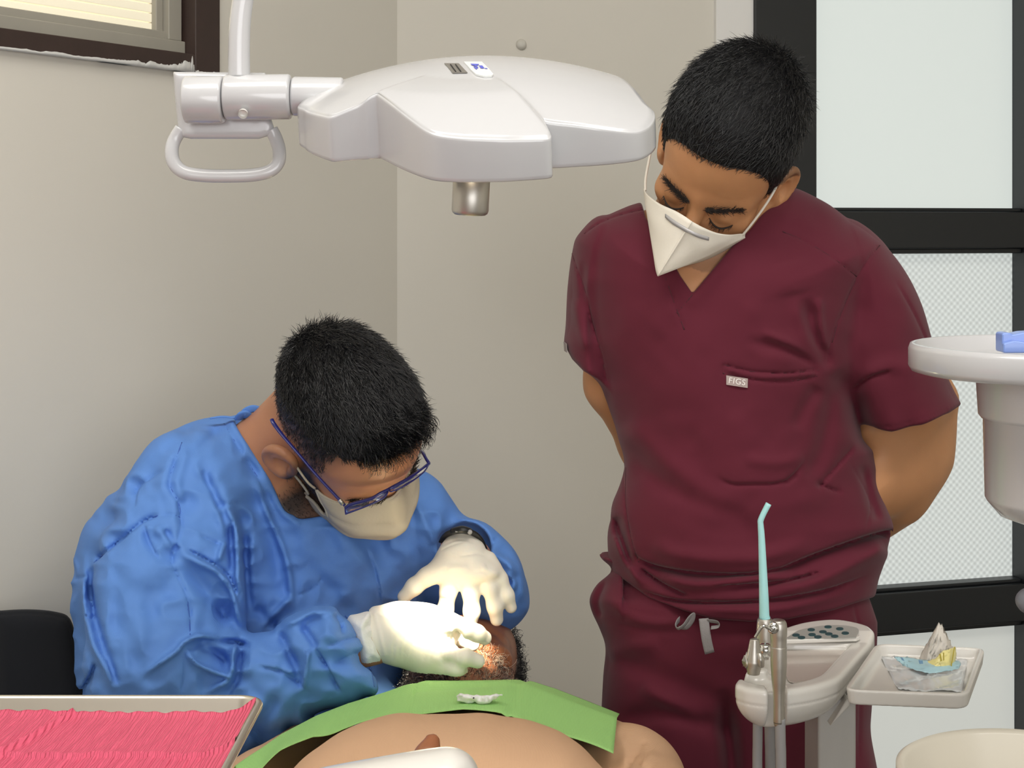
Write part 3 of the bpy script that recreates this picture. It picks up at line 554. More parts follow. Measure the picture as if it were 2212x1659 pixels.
    tube('nozzle', [hc, hc+np.array([-.004, -.006, .0005]), P(1652, 1352.5, ds-.018), P(1646, 1354, ds-.018), P(1640, 1362, ds-.018), P(1631, 1377, ds-.018)], [.0016, .0016, .0017, .0017, .0017, .0015], M['chrome'], sy, nseg=12)
    hose(1685, 1552, ds, 1687, 0, sy, r=.0056)
    dh = 1.66; hp = empty('dental_handpiece', P(1630, 1450, dh), 'short silver tapered handpiece at the left end of the console', 'handpiece')
    prof = [(1379, 5), (1381, 9.2), (1384, 10), (1400, 13), (1420, 17), (1430, 18.5), (1440, 17), (1449, 14.5), (1456, 13)]
    tube('handle', [P(1630-(y-1380)*.03, y, dh) for y, _ in prof], [r*dh/F for _, r in prof], M['satin'], hp, nseg=28, smooth=4)
    blob('lever', P(1613, 1430, dh), .0042, M['satin'], hp, 3, (1, 1, 1.5)); tube('side_lever', [P(1640, 1412, dh-.006), P(1643, 1425, dh-.009), P(1645, 1440, dh-.008)], [.003, .0042, .003], M['satin'], hp, nseg=14)
    hose(1637, 1560, 1.655, 1636, 0, hp, r=.0054)
    bp = lathe('holder_ball', [(.0001, -.0085), (.004, -.0078), (.007, -.005), (.0086, 0), (.007, .005), (.004, .0078), (.0001, .0085)], P(1653, 1405, 1.70), M['chrome'], root, 30); lathe('ball_stem', [(.004, 0), (.0045, .012)], P(1653, 1424, 1.70), M['satin'], root, 20)
    dv = 1.73; su = empty('suction_handpiece', P(1650, 1385, dv), 'silver suction handle carrying a tall bent pale turquoise tip', 'suction handle')
    prof = [(1335, 9), (1337, 15.5), (1345, 17), (1380, 19), (1412, 19)]
    tube('handle', [P(1652, y, dv) for y, _ in prof], [r*dv/F for _, r in prof], M['satin'], su, nseg=24, smooth=2)
    tq = mat('pale_turquoise_plastic', (172, 226, 228), .32, sss=.1); prof = [(1651.5, 1338, 12.4), (1651.5, 1334, 12.6), (1651, 1332, 11.2), (1650, 1290, 10.4), (1647.5, 1220, 8.6), (1645, 1160, 7.2), (1643, 1132, 6.4), (1643.2, 1124, 6.4), (1650, 1108, 6.3), (1660.5, 1088, 6.5)]
    tube('suction_tip', [P(x, y, dv) for x, y, _ in prof], [r*dv/F for *_, r in prof], tq, su, nseg=20, smooth=3)
    hose(1662, 1540, dv-.03, 1664, 0, su, r=.0058)
build_unit()
# ---------------------------------------------------------------- round basin on a stepped column (right edge), knob and bowl
def build_right():
    d = 1.42; c = P(2292, 772, d); k = d/F
    root = empty('round_basin', (c[0], c[1], 0), 'round white basin with a wide rim on a stepped tapering column at the right edge', 'basin')
    pr = [(0.001, -8), (270, -8), (292, -2), (303, 24), (308, 28), (316, 26), (320, 15), (320, -22), (314, -32), (300, -36), (186, -40), (177, -46)]
    z = lambda py: -(py-772)
    pr2 = pr+[(172, z(898)), (166, z(906)), (162, z(908)), (158, z(1078)), (154, z(1086)), (128, z(1116)), (80, z(1133)), (20, z(1136)), (16, z(1150))]
    lathe('basin_and_column', [(r*k, h*k) for r, h in pr2], c, M['plast'], root, 120)
    lathe('pole', [(.012, -(c[2])+.0), (.012, -(1150-772)*k)], c, M['grey'], root, 24); lathe('foot', [(.0001, 0), (.065, 0), (.065, .015), (.04, .03), (.012, .04)], (c[0], c[1], 0), M['plast'], root, 40)
    kn = P(2222, 1298, d); G = mat('dark_grey_knob', (112, 114, 122), .35)
    lathe('knob', [(.0001, -.012), (.006, -.0115), (.0105, -.006), (.012, 0), (.0105, .006), (.006, .0115), (.0001, .012)], kn, G, root, 32, (0, -1, .2)); tube('knob_stem', [kn, np.array([c[0], c[1], kn[2]])], .005, G, root, smooth=1)
    bl = mat('blue_plastic', (124, 150, 214), .35, coat=.2); q = P(2205, 742, d-.06); 
    cl = empty('blue_clip', q, 'small blue plastic clip lying in the round white basin', 'clip')
    pz = [(2165, 720), (2180, 718), (2188, 723), (2210, 718), (2240, 716), (2240, 762), (2165, 762)]
    prism('clip_body', [P(x, y, d-.075) for x, y in pz], (0, .02, 0), bl, cl, bev=.002); prism('clip_jaw', [P(x, y, d-.082) for x, y in ((2168, 742), (2192, 736), (2240, 744), (2240, 763), (2168, 763))], (0, .008, 0), bl, cl, bev=.0015)
    cb = P(2228, 1672, 1.30); k = 1.30/F; cr = mat('cream_ceramic', (192, 186, 172), .3, coat=.2)
    rt = empty('spittoon_bowl', (cb[0], cb[1], 0), 'cream rounded bowl rim at the lower right corner below the tray', 'bowl')
    lathe('bowl', [(.0001, -.06), (.05, -.058), (.09, -.03), (.103, .0), (.108, .0035), (.112, .001), (.112, -.004), (.105, -.03), (.07, -.075), (.03, -.09), (.028, -.1)], cb+[0, 0, .0], cr, rt, 96)
    lathe('stand', [(.028, -.1), (.028, -cb[2]+.02), (.06, -cb[2]+.02), (.06, -cb[2])], cb, M['plast2'], rt, 40)
build_right()
# ---------------------------------------------------------------- steel tray with pink crepe paper, white armrest, chair
def build_tray():
    xr = -.2015; yb = 1.25; zr = 1.137; xl = -.62; yf = .88; dp = .0165
    root = empty('steel_tray', ((xl+xr)/2, (yb+yf)/2, 0), 'shallow stainless steel tray lined with pink paper in the left foreground', 'tray')
    cx_, cy_, hx, hy, rc = (xl+xr)/2, (yb+yf)/2, (xr-xl)/2, (yb-yf)/2, .022
    def rr(X, ins): 
        qx = np.abs(X[:, 0]-cx_)-(hx-ins-rc); qy = np.abs(X[:, 1]-cy_)-(hy-ins-rc)
        return np.hypot(np.maximum(qx, 0), np.maximum(qy, 0))+np.minimum(np.maximum(qx, qy), 0)-rc
    def loop(ins, z, n=12):
        L = []; r = max(rc-ins, .004)
        for sx, sy, a0 in ((1, -1, -90), (1, 1, 0), (-1, 1, 90), (-1, -1, 180)):
            for a in np.linspace(a0, a0+90, n): L.append((cx_+sx*(hx-ins-r)+r*math.cos(math.radians(a)), cy_+sy*(hy-ins-r)+r*math.sin(math.radians(a)), z))
        return np.array(L)
    rings = [loop(.0005, zr-.006), loop(-.0005, zr-.0045), loop(-.001, zr-.002), loop(0, zr), loop(.002, zr+.0006), loop(.0042, zr), loop(.0052, zr-.0015), loop(.0062, zr-.0035), loop(.0095, zr-dp+.006), loop(.0125, zr-dp+.001), loop(.018, zr-dp), loop(.16, zr-dp)]
    n = len(rings[0]); k = np.arange(n); k2 = (k+1) % n; Q = np.concatenate([np.stack([i*n+k, i*n+k2, (i+1)*n+k2, (i+1)*n+k], 1) for i in range(len(rings)-1)])
    o = mesh_np('tray_pan', np.concatenate(rings), Q, M['steel'], root)
    # pink paper liner
    pk = mat('pink_crepe_paper', (214, 92, 118), .8, spec=.2, var=.03, vscale=60); nt = pk.node_tree; b = nt.nodes['Principled BSDF']
    tc = nt.nodes.new('ShaderNodeTexCoord'); mp = nt.nodes.new('ShaderNodeMapping'); mp.inputs['Rotation'].default_value = (0, 0, .12); mp.inputs['Scale'].default_value = (1, .12, 1); nt.links.new(tc.outputs['Object'], mp.inputs[0])
    wv = nt.nodes.new('ShaderNodeTexWave'); wv.inputs['Scale'].default_value = 95; wv.inputs['Distortion'].default_value = 3; wv.inputs['Detail Scale'].default_value = 2; nt.links.new(mp.outputs[0], wv.inputs[0])
    bp = nt.nodes.new('ShaderNodeBump'); bp.inputs['Strength'].default_value = .8; bp.inputs['Distance'].default_value = .0016; nt.links.new(wv.outputs['Fac'], bp.inputs['Height']); nt.links.new(bp.outputs['Normal'], b.inputs['Normal'])
    zp = zr-dp+.0034; nx, ny = 220, 120; xs = np.linspace(xl+.011, xr-.0095, nx); ys = np.linspace(yf+.011, yb-.0100, ny); GX, GY = np.meshgrid(xs, ys, indexing='ij'); r_ = np.random.default_rng(8)
    edge = yb-.0108+.0012*np.sin(GX*90)+.0008*np.sin(GX*211+1); GY2 = np.minimum(GY, edge)
    Z = zp+.0005*np.sin(GX*420+6*np.sin(GY*30))+.0004*np.sin(GX*160+GY*50)
    sx = on_plane(75, 1590, (0, 0, zp), (0, 0, 1)); lx = sx[0]+(GY-sx[1])*.28; Z += .0042*np.exp(-((GX-lx)/.0020)**2)+.0012*np.clip((lx-GX)/.004, 0, 1)
    Z += np.clip((GX-(xr-.034))/.025, 0, 1)**2*.012*(GX > 0-9); Z += np.clip((GY-(yb-.022))/.012, 0, 1)**2*.0028
    st = on_plane(200, 1633, (0, 0, zp), (0, 0, 1))[1]+.001*np.sin(GX*60); Z += np.where(GY < st, -.0010, .0026*np.exp(-(GY-st)/.010)); Z += np.where(GY < st, .0006*np.sin(GX*900), 0)
    GX2 = GX+np.clip((GX-(xr-.034))/.025, 0, 1)**2*.0035
    op = grid_surf('paper_liner', np.stack([GX2, GY2, Z], -1), pk, None, .0003); tag(op, 'pink crepe paper sheet lining the steel tray', 'paper sheet')
    # stand
    box('tray_shelf', (cx_, cy_, zr-dp-.007), (.3, .28, .012), M['plast2'], root); lathe('post', [(.016, .05), (.016, zr-dp-.01)], (cx_, cy_, 0), M['satin'], root, 24); lathe('foot', [(.0001, 0), (.15, 0), (.15, .03), (.016, .06)], (cx_, cy_, 0), M['dark'], root, 40)
build_tray()
def build_arm():
    d = 1.22; f = Puff([(560, 1690), (680, 1661), (760, 1645), (850, 1629), (930, 1616), (975, 1613), (1006, 1624), (1026, 1645), (1036, 1680), (1040, 1800), (560, 1800)], d, .05, .035, smooth=3)
    root = empty('armrest', P(800, 1700, d)*[1, 1, 0], 'glossy white rounded plastic armrest in front of the patient at the bottom edge', 'armrest')
    sdf_mesh('cover', lambda X: f(X, *pix(X)), P(540, 1830, d)-[0, .08, 0], P(1060, 1590, d)+[0, .08, 0], .0025, M['plast2'], root)
    lathe('post', [(.03, .0), (.03, P(800, 1780, d)[2])], P(800, 1700, d)*[1, 1, 0], M['plast2'], root, 24)
build_arm()
def build_chair():
    fab = weave(mat('black_chair_fabric', (26, 28, 33), .85, spec=.2, sheen=.1), 420, .25)
    d = 2.08; f = Puff([(-22, 1324), (0, 1319), (60, 1316), (118, 1321), (152, 1337), (168, 1400), (184, 1500), (196, 1650), (180, 1760), (-24, 1760), (-26, 1500)], d, .022, .03, smooth=4); b0 = P(60, 1700, d)
    root = empty('office_chair', b0*[1, 1, 0]+[.12, .05, 0], 'black fabric office chair behind the man in the blue gown', 'chair')
    fd = Folds(-120, 1280, 260, 1800); fd.add([(-20, 1332), (0, 1328), (60, 1325), (116, 1330), (146, 1345), (160, 1400), (170, 1500)], 3, -.003, 'crease')
    sdf_mesh('backrest', lambda X: (lambda q: f(X, *q)-fd(*q)*front(X, d))(pix(X)), P(-110, 1800, d)-[0, .05, 0], P(230, 1290, d)+[0, .05, 0], .003, fab, root)
    sx, sy = b0[0]+.3, b0[1]-.02
    sdf_mesh('seat', lambda X: smin(ell(X, (sx, sy, .47), (.22, .2, .045)), ell(X, (sx, sy, .46), (.2, .18, .05)), .02), (sx-.25, sy-.23, .39), (sx+.25, sy+.23, .54), .006, fab, root)
    tube('back_support', [(b0[0]+.05, sy+.02, P(60, 1740, d)[2]), (b0[0]+.06, sy+.02, .5), (b0[0]+.15, sy, .42), (sx, sy, .42)], .016, M['dark'], root); lathe('gas_post', [(.028, .08), (.028, .25), (.02, .25), (.02, .44)], (sx, sy, 0), M['dark'], root, 24)
    for i in range(5):
        a = 2*math.pi*i/5+.3; e = np.array([sx+.26*math.cos(a), sy+.26*math.sin(a), .06]); lg = tube('leg', [(sx, sy, .1), (sx*.5+e[0]*.5, sy*.5+e[1]*.5, .09), e], [.022, .018, .014], M['dark'], root)
        lathe('caster', [(.0001, -.012), (.022, -.012), (.025, 0), (.022, .012), (.0001, .012)], e+[0, 0, -.033], M['dark'], lg, 16, (math.sin(a), -math.cos(a), 0))
build_chair()
# ---------------------------------------------------------------- people
M['skin'] = mat('tan_skin', (194, 140, 98), .48, spec=.4, sss=.12, bump=.06, bscale=500, var=.05, vscale=25, attr=('stubble', (52, 42, 38)))
M['skin2'] = mat('warm_skin', (182, 128, 96), .46, spec=.4, sss=.12, bump=.06, bscale=500, var=.05, vscale=25, attr=('stubble', (50, 42, 40)))
M['skin3'] = mat('dark_brown_skin', (146, 92, 62), .42, spec=.45, sss=.1, bump=.1, bscale=400, var=.08, vscale=30, attr=('stubble', (40, 34, 32)))
M['hair'] = mat('black_hair', (22, 22, 25), .3, spec=.7)
M['hairbase'] = mat('black_hair_base', (15, 15, 17), .6, spec=.3)
M['brow'] = mat('dark_eyebrow_hair', (34, 26, 22), .6)
M['scrub'] = weave(mat('burgundy_twill', (92, 30, 46), .78, spec=.18, sheen=.12, var=.03, vscale=6), 700, .12)
M['scrub_dark'] = mat('burgundy_thread', (70, 22, 34), .8)
M['gown'] = weave(mat('blue_nonwoven', (94, 140, 212), .62, spec=.25, var=.035, vscale=9), 330, .22, .6)
M['mask_white'] = mat('white_mask_fabric', (226, 220, 208), .75, spec=.2, bump=.1, bscale=300)
M['mask_grey'] = mat('grey_beige_mask_fabric', (182, 174, 158), .75, spec=.2, bump=.12, bscale=260)
M['glove'] = mat('cream_latex', (228, 222, 208), .5, spec=.35, sss=.1, bump=.1, bscale=160)
M['shirt'] = weave(mat('beige_knit_shirt', (212, 172, 138), .85, spec=.15, var=.02, vscale=12), 420, .25)
M['shoe'] = mat('dark_shoe', (30, 30, 32), .5)
def stub(o, val):                                       # per-vertex amount of stubble or shaved hair
    a = o.data.attributes.new('stubble', 'FLOAT', 'POINT'); a.data.foreach_set('value', np.asarray(val, np.float32))
def verts(o):
    v = np.zeros(len(o.data.vertices)*3, np.float32); o.data.vertices.foreach_get('co', v); return v.reshape(-1, 3).astype(float)
def poly_tube_part(name, pts, r, m, par, **k): return tube(name, pts, r, m, par, **k)
def hair_dir(Nn, d):
    d = np.broadcast_to(d, Nn.shape); return d-(d*Nn).sum(1, keepdims=True)*Nn
def patch(A, Bc, n):                                    # blend between two polylines of the same length
    return A
def brow_strands(name, fr, side, pts, par, n=260):
    p = catmull([fr.w(side*a, b, c) for a, b, c in pts], 10); i = rng.integers(0, len(p)-1, n); t = nz(fr.d(side*.8, -.2, .12)); R = p[i]+rng.normal(size=(n, 3))*.0013*np.array([1, .4, 1]); Nn = np.tile(fr.f, (n, 1))
    return strands(name, R, np.tile(t, (n, 1))+rng.normal(size=(n, 3))*.35, Nn, .0075, .00042, M['brow'], par, lift=.3, nseg=3)
# ---- the standing man in burgundy
def standing():
    fr = Frame(P(1578, 303, 1.93), (.9, -.21, -.39), (-.42, -.68, -.60)); yc = 2.03
    root = empty('person', P(1600, 1300, yc)*[1, 1, 0], 'standing man in burgundy scrubs and a white mask, head bowed, hands behind his back', 'person')
    torso = Puff([(1420, 425), (1395, 432), (1330, 455), (1278, 490), (1258, 560), (1266, 700), (1298, 830), (1335, 945), (1346, 1010), (1326, 1100), (1319, 1180), (1328, 1235), (1322, 1330), (1330, 1460), (1340, 1560), (1880, 1560), (1885, 1420), (1892, 1290), (1908, 1215), (1927, 1140), (1908, 1085), (1892, 990), (1878, 890), (1884, 700), (1908, 560), (1890, 510), (1820, 462), (1745, 420), (1700, 404), (1600, 400), (1500, 410)], yc, .135, .17)
    sl = Puff([(1300, 470), (1250, 506), (1236, 545), (1226, 620), (1222, 700), (1218, 745), (1222, 800), (1250, 900), (1330, 900), (1322, 780), (1310, 660), (1325, 520)], yc+.02, .085, .045)
    sr = Puff([(1840, 480), (1905, 524), (1955, 585), (1992, 660), (2022, 760), (2060, 842), (2100, 930), (2060, 1000), (1900, 1010), (1840, 930), (1800, 810), (1786, 740), (1800, 640), (1820, 540)], yc+.02, .095, .06)
    keep = Outline([(1150, 300), (2200, 300), (2200, 800), (2076, 873), (2050, 893), (1990, 916), (1925, 931), (1864, 930), (1862, 960), (1900, 960), (1990, 1100), (1990, 1250), (1900, 1282), (1800, 1318), (1700, 1340), (1620, 1342), (1540, 1335), (1480, 1318), (1400, 1290), (1330, 1240), (1200, 1240), (1200, 985), (1345, 985), (1312, 832), (1258, 800), (1232, 772), (1219, 745), (1150, 700)], 1)
    keep.A *= 1.0
    slv = Outline([(1150, 300), (2300, 300), (2300, 760), (2077, 874), (2050, 892), (1990, 915), (1925, 931), (1862, 929), (1780, 900), (1400, 870), (1312, 832), (1260, 801), (1236, 776), (1219, 745), (1150, 700)], 1)
    hem = Outline([(1100, 200), (2200, 200), (2200, 1180), (1930, 1225), (1893, 1288), (1800, 1318), (1700, 1338), (1620, 1343), (1540, 1337), (1480, 1320), (1400, 1290), (1335, 1243), (1100, 1200)], 1)
    vneck = Outline([(1496, 634), (1470, 596), (1440, 540), (1395, 470), (1370, 380), (1440, 330), (1720, 330), (1712, 395), (1694, 418), (1645, 462), (1590, 522)], 1)
    fd = Folds(1150, 300, 2150, 1659)
    A = fd.add
    # gathers at the right armpit
    A([(1600, 735), (1680, 752), (1740, 772), (1786, 800)], 13, -.006); A([(1640, 715), (1720, 750), (1790, 806)], 9, .004)
    A([(1738, 640), (1752, 700), (1772, 755), (1792, 800)], 15, -.007); A([(1715, 640), (1730, 700), (1755, 750), (1788, 796)], 14, .004); A([(1770, 640), (1772, 700), (1784, 760)], 10, .006)
    A([(1800, 800), (1830, 850), (1860, 920), (1880, 980)], 24, -.010); A([(1770, 830), (1740, 880), (1715, 930)], 16, -.005); A([(1795, 830), (1790, 900), (1770, 980), (1740, 1040)], 20, -.007)
    A([(1850, 960), (1815, 1000), (1780, 1040), (1770, 1060)], 8, -.006, 'step'); A([(1860, 1000), (1880, 1080), (1900, 1130)], 10, -.005)
    A([(1760, 1040), (1790, 1055), (1822, 1065)], 5, -.005, 'crease'); A([(1830, 990), (1870, 1060), (1880, 1100), (1870, 1150)], 3, -.0022, 'crease')
    # pocket and its edges
    A([(1563, 787), (1600, 798), (1650, 805), (1710, 806), (1770, 799)], 3.2, -.0045, 'crease', .08); A([(1560, 805), (1600, 815), (1650, 823), (1710, 823), (1768, 812)], 3.2, -.0035, 'crease', .08); A([(1570, 797), (1650, 814), (1765, 806)], 6, .0022, 'ridge', .1); A([(1563, 787), (1560, 805)], 3, -.003, 'crease', .05)
    # belly
    A([(1545, 1025), (1575, 1044), (1630, 1046), (1690, 1042), (1720, 1020), (1745, 988)], 6, -.0055, 'step'); A([(1600, 990), (1680, 1000), (1740, 985)], 14, .004); A([(1690, 1047), (1725, 1025)], 6, -.004, 'crease')
    A([(1345, 955), (1400, 1015), (1470, 1070), (1560, 1105), (1640, 1110)], 26, -.005); A([(1345, 905), (1420, 985), (1520, 1050)], 30, .005); A([(1450, 1100), (1540, 1140), (1650, 1140)], 22, -.003)
    A([(1470, 1010), (1560, 1080), (1700, 1090), (1800, 1060)], 24, .003)
    # bunching above the hem
    A([(1365, 1195), (1400, 1217), (1480, 1234), (1580, 1240), (1660, 1233), (1740, 1212)], 11, -0.0168, 'step', .3); A([(1660, 1240), (1740, 1205), (1830, 1172), (1900, 1150), (1930, 1145)], 13, -0.0224, 'step', .25)
    A([(1380, 1225), (1430, 1260), (1490, 1290)], 7, -0.0112, 'step'); A([(1540, 1268), (1620, 1262), (1700, 1254), (1790, 1230)], 8, -0.0112, 'step'); A([(1400, 1180), (1500, 1205), (1640, 1205), (1760, 1170)], 20, 0.0098)
    A([(1420, 1240), (1500, 1262), (1620, 1250), (1720, 1235)], 12, 0.0098); A([(1650, 1275), (1760, 1258), (1880, 1200), (1915, 1180)], 18, 0.0112); A([(1370, 1272), (1430, 1290), (1500, 1300), (1640, 1297), (1780, 1275), (1880, 1240)], 8, -0.0126, 'step')
    A([(1480, 1310), (1600, 1318), (1700, 1312), (1860, 1270)], 12, 0.0056); A([(1330, 1110), (1345, 1170), (1365, 1230)], 10, -0.0084); A([(1325, 1150), (1350, 1210), (1390, 1270)], 9, 0.0070)
    # seams
    for s_ in ([(1348, 1000), (1350, 1080), (1362, 1160), (1380, 1220)], [(1262, 505), (1300, 480), (1350, 462), (1396, 452)], [(1690, 500), (1740, 522), (1800, 558), (1852, 598)], [(1408, 500), (1430, 575), (1455, 650), (1478, 712)], [(1900, 528), (1852, 598), (1815, 680), (1795, 740), (1788, 790)], [(1236, 545), (1250, 590), (1268, 640), (1276, 690), (1300, 770), (1310, 830)]):
        A(s_, 2.6, -.0022, 'crease', .05)
    A([(1496, 634), (1480, 655), (1462, 676)], 2.6, -.002, 'crease', .05); A([(1420, 505), (1450, 575), (1486, 632)], 10, .0015); A([(1600, 540), (1530, 615), (1480, 668)], 12, .0018)
    A([(1390, 640), (1420, 760), (1440, 900)], 60, .003); A([(1700, 560), (1720, 640)], 40, .003); A([(1260, 560), (1262, 640), (1285, 740)], 8, -.003); A([(1240, 640), (1250, 700), (1270, 760)], 10, .003)
    # right sleeve
    A([(1930, 600), (1975, 680), (2010, 760), (2035, 820)], 5, -.0035, 'crease'); A([(1840, 845), (1880, 815), (1930, 800)], 8, -.004, 'step'); A([(1850, 820), (1920, 790), (1990, 800)], 18, .003); A([(1850, 920), (1925, 922), (1990, 906), (2050, 884)], 2.5, -.0015, 'crease', .05)
    fd.noise(90, .0018, 3); fd.noise(34, .0006, 4)
    fr_ = lambda X: front(X, yc+.02, .03)
    def tor(X, q): return torso(X, *q)
    def top(X):
        q = pix(X); d = smin(tor(X, q), smax(np.minimum(sl(X, *q), sr(X, *q)), -slv(*q)*yc/F, .004), .012)-fd(*q)*fr_(X); d = smax(d, -hem(*q)*yc/F, .004)
        v = np.maximum(-vneck(*q)*yc/F, X[:, 1]-yc-.05); return smax(d, -v, .004)
    sdf_mesh('scrub_top', top, P(1180, 1380, 1.86)-[0, .02, 0], P(2130, 380, 2.22)+[0, .05, .0], .0031, M['scrub'], root)
    sew = [[(1262, 505), (1300, 480), (1350, 462), (1394, 452)], [(1690, 500), (1740, 522), (1800, 558), (1850, 597)], [(1408, 500), (1430, 575), (1455, 650), (1478, 712)], [(1900, 530), (1852, 598), (1815, 680), (1797, 740)], [(1236, 548), (1250, 590), (1268, 640), (1280, 690), (1300, 770), (1308, 822)], [(1496, 636), (1480, 656), (1462, 676)], [(1352, 1010), (1352, 1080), (1363, 1160), (1380, 1215)], [(1565, 788), (1600, 798), (1650, 805), (1710, 806), (1768, 799)], [(1562, 806), (1600, 815), (1650, 823), (1710, 823), (1765, 812)]]
    seam_lines('seam', top, yc-.25, yc+.02, sew, M['scrub_dark'], root, .0008)
    # trousers
    tr = Puff([(1335, 1180), (1322, 1232), (1290, 1262), (1274, 1292), (1278, 1320), (1296, 1360), (1308, 1400), (1303, 1460), (1298, 1560), (1294, 1660), (1300, 1900), (1878, 1900), (1876, 1660), (1884, 1520), (1893, 1400), (1896, 1290), (1888, 1180)], yc+.005, .125, .16)
    g = Folds(1200, 1150, 1950, 1900); B = g.add
    B([(1310, 1250), (1290, 1300), (1300, 1335)], 8, -.005); B([(1300, 1290), (1360, 1330), (1420, 1345), (1500, 1340)], 12, .004); B([(1300, 1400), (1380, 1440), (1480, 1480), (1560, 1520)], 26, -.006); B([(1310, 1420), (1360, 1400), (1430, 1390)], 20, .005)
    B([(1330, 1560), (1420, 1540), (1520, 1560), (1600, 1600)], 20, -.008); B([(1560, 1480), (1570, 1560), (1580, 1650), (1585, 1800)], 22, -.03, 'ridge', .4); B([(1600, 1480), (1680, 1520), (1740, 1560)], 22, -.006); B([(1845, 1310), (1862, 1400), (1858, 1500), (1855, 1650)], 3, -.003, 'crease', .05); B([(1380, 1480), (1450, 1520), (1530, 1560)], 16, .006); B([(1640, 1400), (1700, 1440), (1780, 1460)], 26, .004); B([(1320, 1345), (1400, 1362), (1520, 1372)], 3, -.0016, 'crease')
    g.noise(80, .002, 6)
    hipz = P(1580, 1640, yc)[2]; lx = [P(1440, 1700, yc), P(1735, 1700, yc)]
    def trou(X):
        q = pix(X); d = tr(X, *q)+.010*np.clip((1345-q[1])/60, 0, 1)*(q[0] > 1345)-g(*q)*front(X, yc); d = smax(d, X[:, 2]-P(1500, 1200, yc)[2], .004); d = smax(d, hipz-.06-X[:, 2], .01)
        for l in lx: d = smin(d, cap(X, l, (l[0], l[1]+.02, .1), .095, .075), .03)
        return smax(d, .075-X[:, 2], .004)
    sdf_mesh('scrub_trousers', trou, (lx[0][0]-.16, yc-.2, .03), (lx[1][0]+.16, yc+.22, P(1500, 1150, yc)[2]), .004, M['scrub'], root)
    for l in lx:
        sdf_mesh('shoe', lambda X: smax(smin(ell(X, (l[0], l[1]-.07, .045), (.048, .11, .045)), ell(X, (l[0], l[1]+.03, .06), (.042, .07, .06)), .03), -X[:, 2], .004), (l[0]-.08, l[1]-.22, -.01), (l[0]+.08, l[1]+.14, .15), .006, M['shoe'], root)
    # drawstring
    gt = mat('grey_cotton_tape', (142, 138, 138), .85, bump=.3, bscale=500); yd = yc-.137
    tube('drawstring', [P(1468, 1338, yd), P(1462, 1345, yd-.006), P(1460, 1354, yd-.01), P(1466, 1358, yd-.012), P(1478, 1350, yd-.012), P(1488, 1336, yd-.01), P(1496, 1330, yd-.006), P(1494, 1342, yd-.004), P(1482, 1356, yd-.004), P(1468, 1356, yd)], .0048, gt, root, nseg=10, flat=.14, up=(1, 0, 0))
    tube('drawstring', [P(1520, 1336, yd-.003), P(1523, 1360, yd-.008), P(1527, 1385, yd-.009), P(1533, 1411, yd-.008)], .0064, gt, root, nseg=10, flat=.12, up=(0, 1, 0), smooth=3)
    tube('drawstring', [P(1528, 1341, yd-.004), P(1545, 1343, yd-.008), P(1553, 1346, yd-.012), P(1551, 1353, yd-.012), P(1536, 1356, yd-.009)], .0036, gt, root, nseg=10, flat=.14, up=(1, 0, .3))
    # sewn tag with lettering
    def front_y(px, py, f=top):
        ys = np.linspace(yc-.25, yc, 400); X = np.stack([(px-CX)/F*ys, ys, CZ-(py-HY)/F*ys], 1); v = f(X); return ys[np.argmax(v < 0)]
    ty = front_y(1592, 823)-.0032
    tg = prism('sewn_tag', [P(1569, 811, ty), P(1615.5, 818, ty), P(1615, 838, ty), P(1569, 831, ty)], (0, .003, 0), mat('pale_grey_tag', (170, 154, 150), .6), root); tg['label'] = 'pale grey tag with white lettering'
    cu = bpy.data.curves.new('tag_lettering', 'FONT'); cu.body = 'FIGS'; cu.size = .0102; cu.align_x = 'CENTER'; cu.align_y = 'CENTER'; cu.extrude = .0002; cu.space_character = 1.12
    to = bpy.data.objects.new('tmp_text', cu); C.objects.link(to); dg = bpy.context.evaluated_depsgraph_get(); me = bpy.data.meshes.new_from_object(to.evaluated_get(dg)); bpy.data.objects.remove(to)
    q = P(1592, 824.6, ty-.0004); R = Matrix.Translation(q) @ Matrix.Rotation(math.radians(-8.6), 4, 'Y').inverted().inverted() @ Matrix.Rotation(math.pi/2, 4, 'X'); R = Matrix.Translation(q) @ Matrix.Rotation(math.radians(8.6), 4, 'Y') @ Matrix.Rotation(math.pi/2, 4, 'X')
    me.transform(R); me.materials.clear(); link('tag_lettering', me, mat('white_thread', (240, 236, 232), .6), tg, False)
    prism('sleeve_tag', [P(1218.5, 738, yc+.005), P(1224, 742, yc-.02), P(1226, 762, yc-.02), P(1220, 758, yc+.005)], (-.0008, 0, 0), mat('grey_sleeve_tag', (150, 140, 138), .6), root)
    # body: head, neck, chest, arms and hands in one skin
    al = [P(1310, 620, yc+.02), P(1326, 830, yc+.05), P(1398, 960, yc+.09), P(1450, 1120, yc+.2)]
    arm = Puff([(1875, 820), (1990, 760), (2066, 840), (2068, 905), (2063, 985), (2054, 1020), (2030, 1058), (1985, 1094), (1930, 1116), (1880, 1130), (1800, 1120), (1830, 1040), (1868, 985), (1850, 930)], yc+.045, .055, .05, tx=.00035)
    def hand(X, w, d, up):
        d = nz(d); sd = nz(np.cross(d, up)); o = None; pm = smin(cap(X, w, w+d*.06, .026, .03), cap(X, w+d*.05-sd*.025, w+d*.085+sd*.02, .016, .014), .02)
        for k, (a, l) in enumerate(((-.033, .07), (-.011, .08), (.011, .075), (.032, .058))):
            b = w+d*.085+sd*a; e = chain(X, [b, b+d*l*.5+np.array([0, 0, -.006]), b+d*l-np.array([0, 0, .02])], [.0095, .0085, .0065]); pm = smin(pm, e, .006)
        return smin(pm, chain(X, [w+d*.02-sd*.025, w+d*.05-sd*.055, w+d*.085-sd*.06], [.014, .0105, .008]), .01)
    hw1, hw2 = P(1500, 1190, yc+.2), P(1690, 1190, yc+.2)
    nb = P(1562, 520, yc-.005)
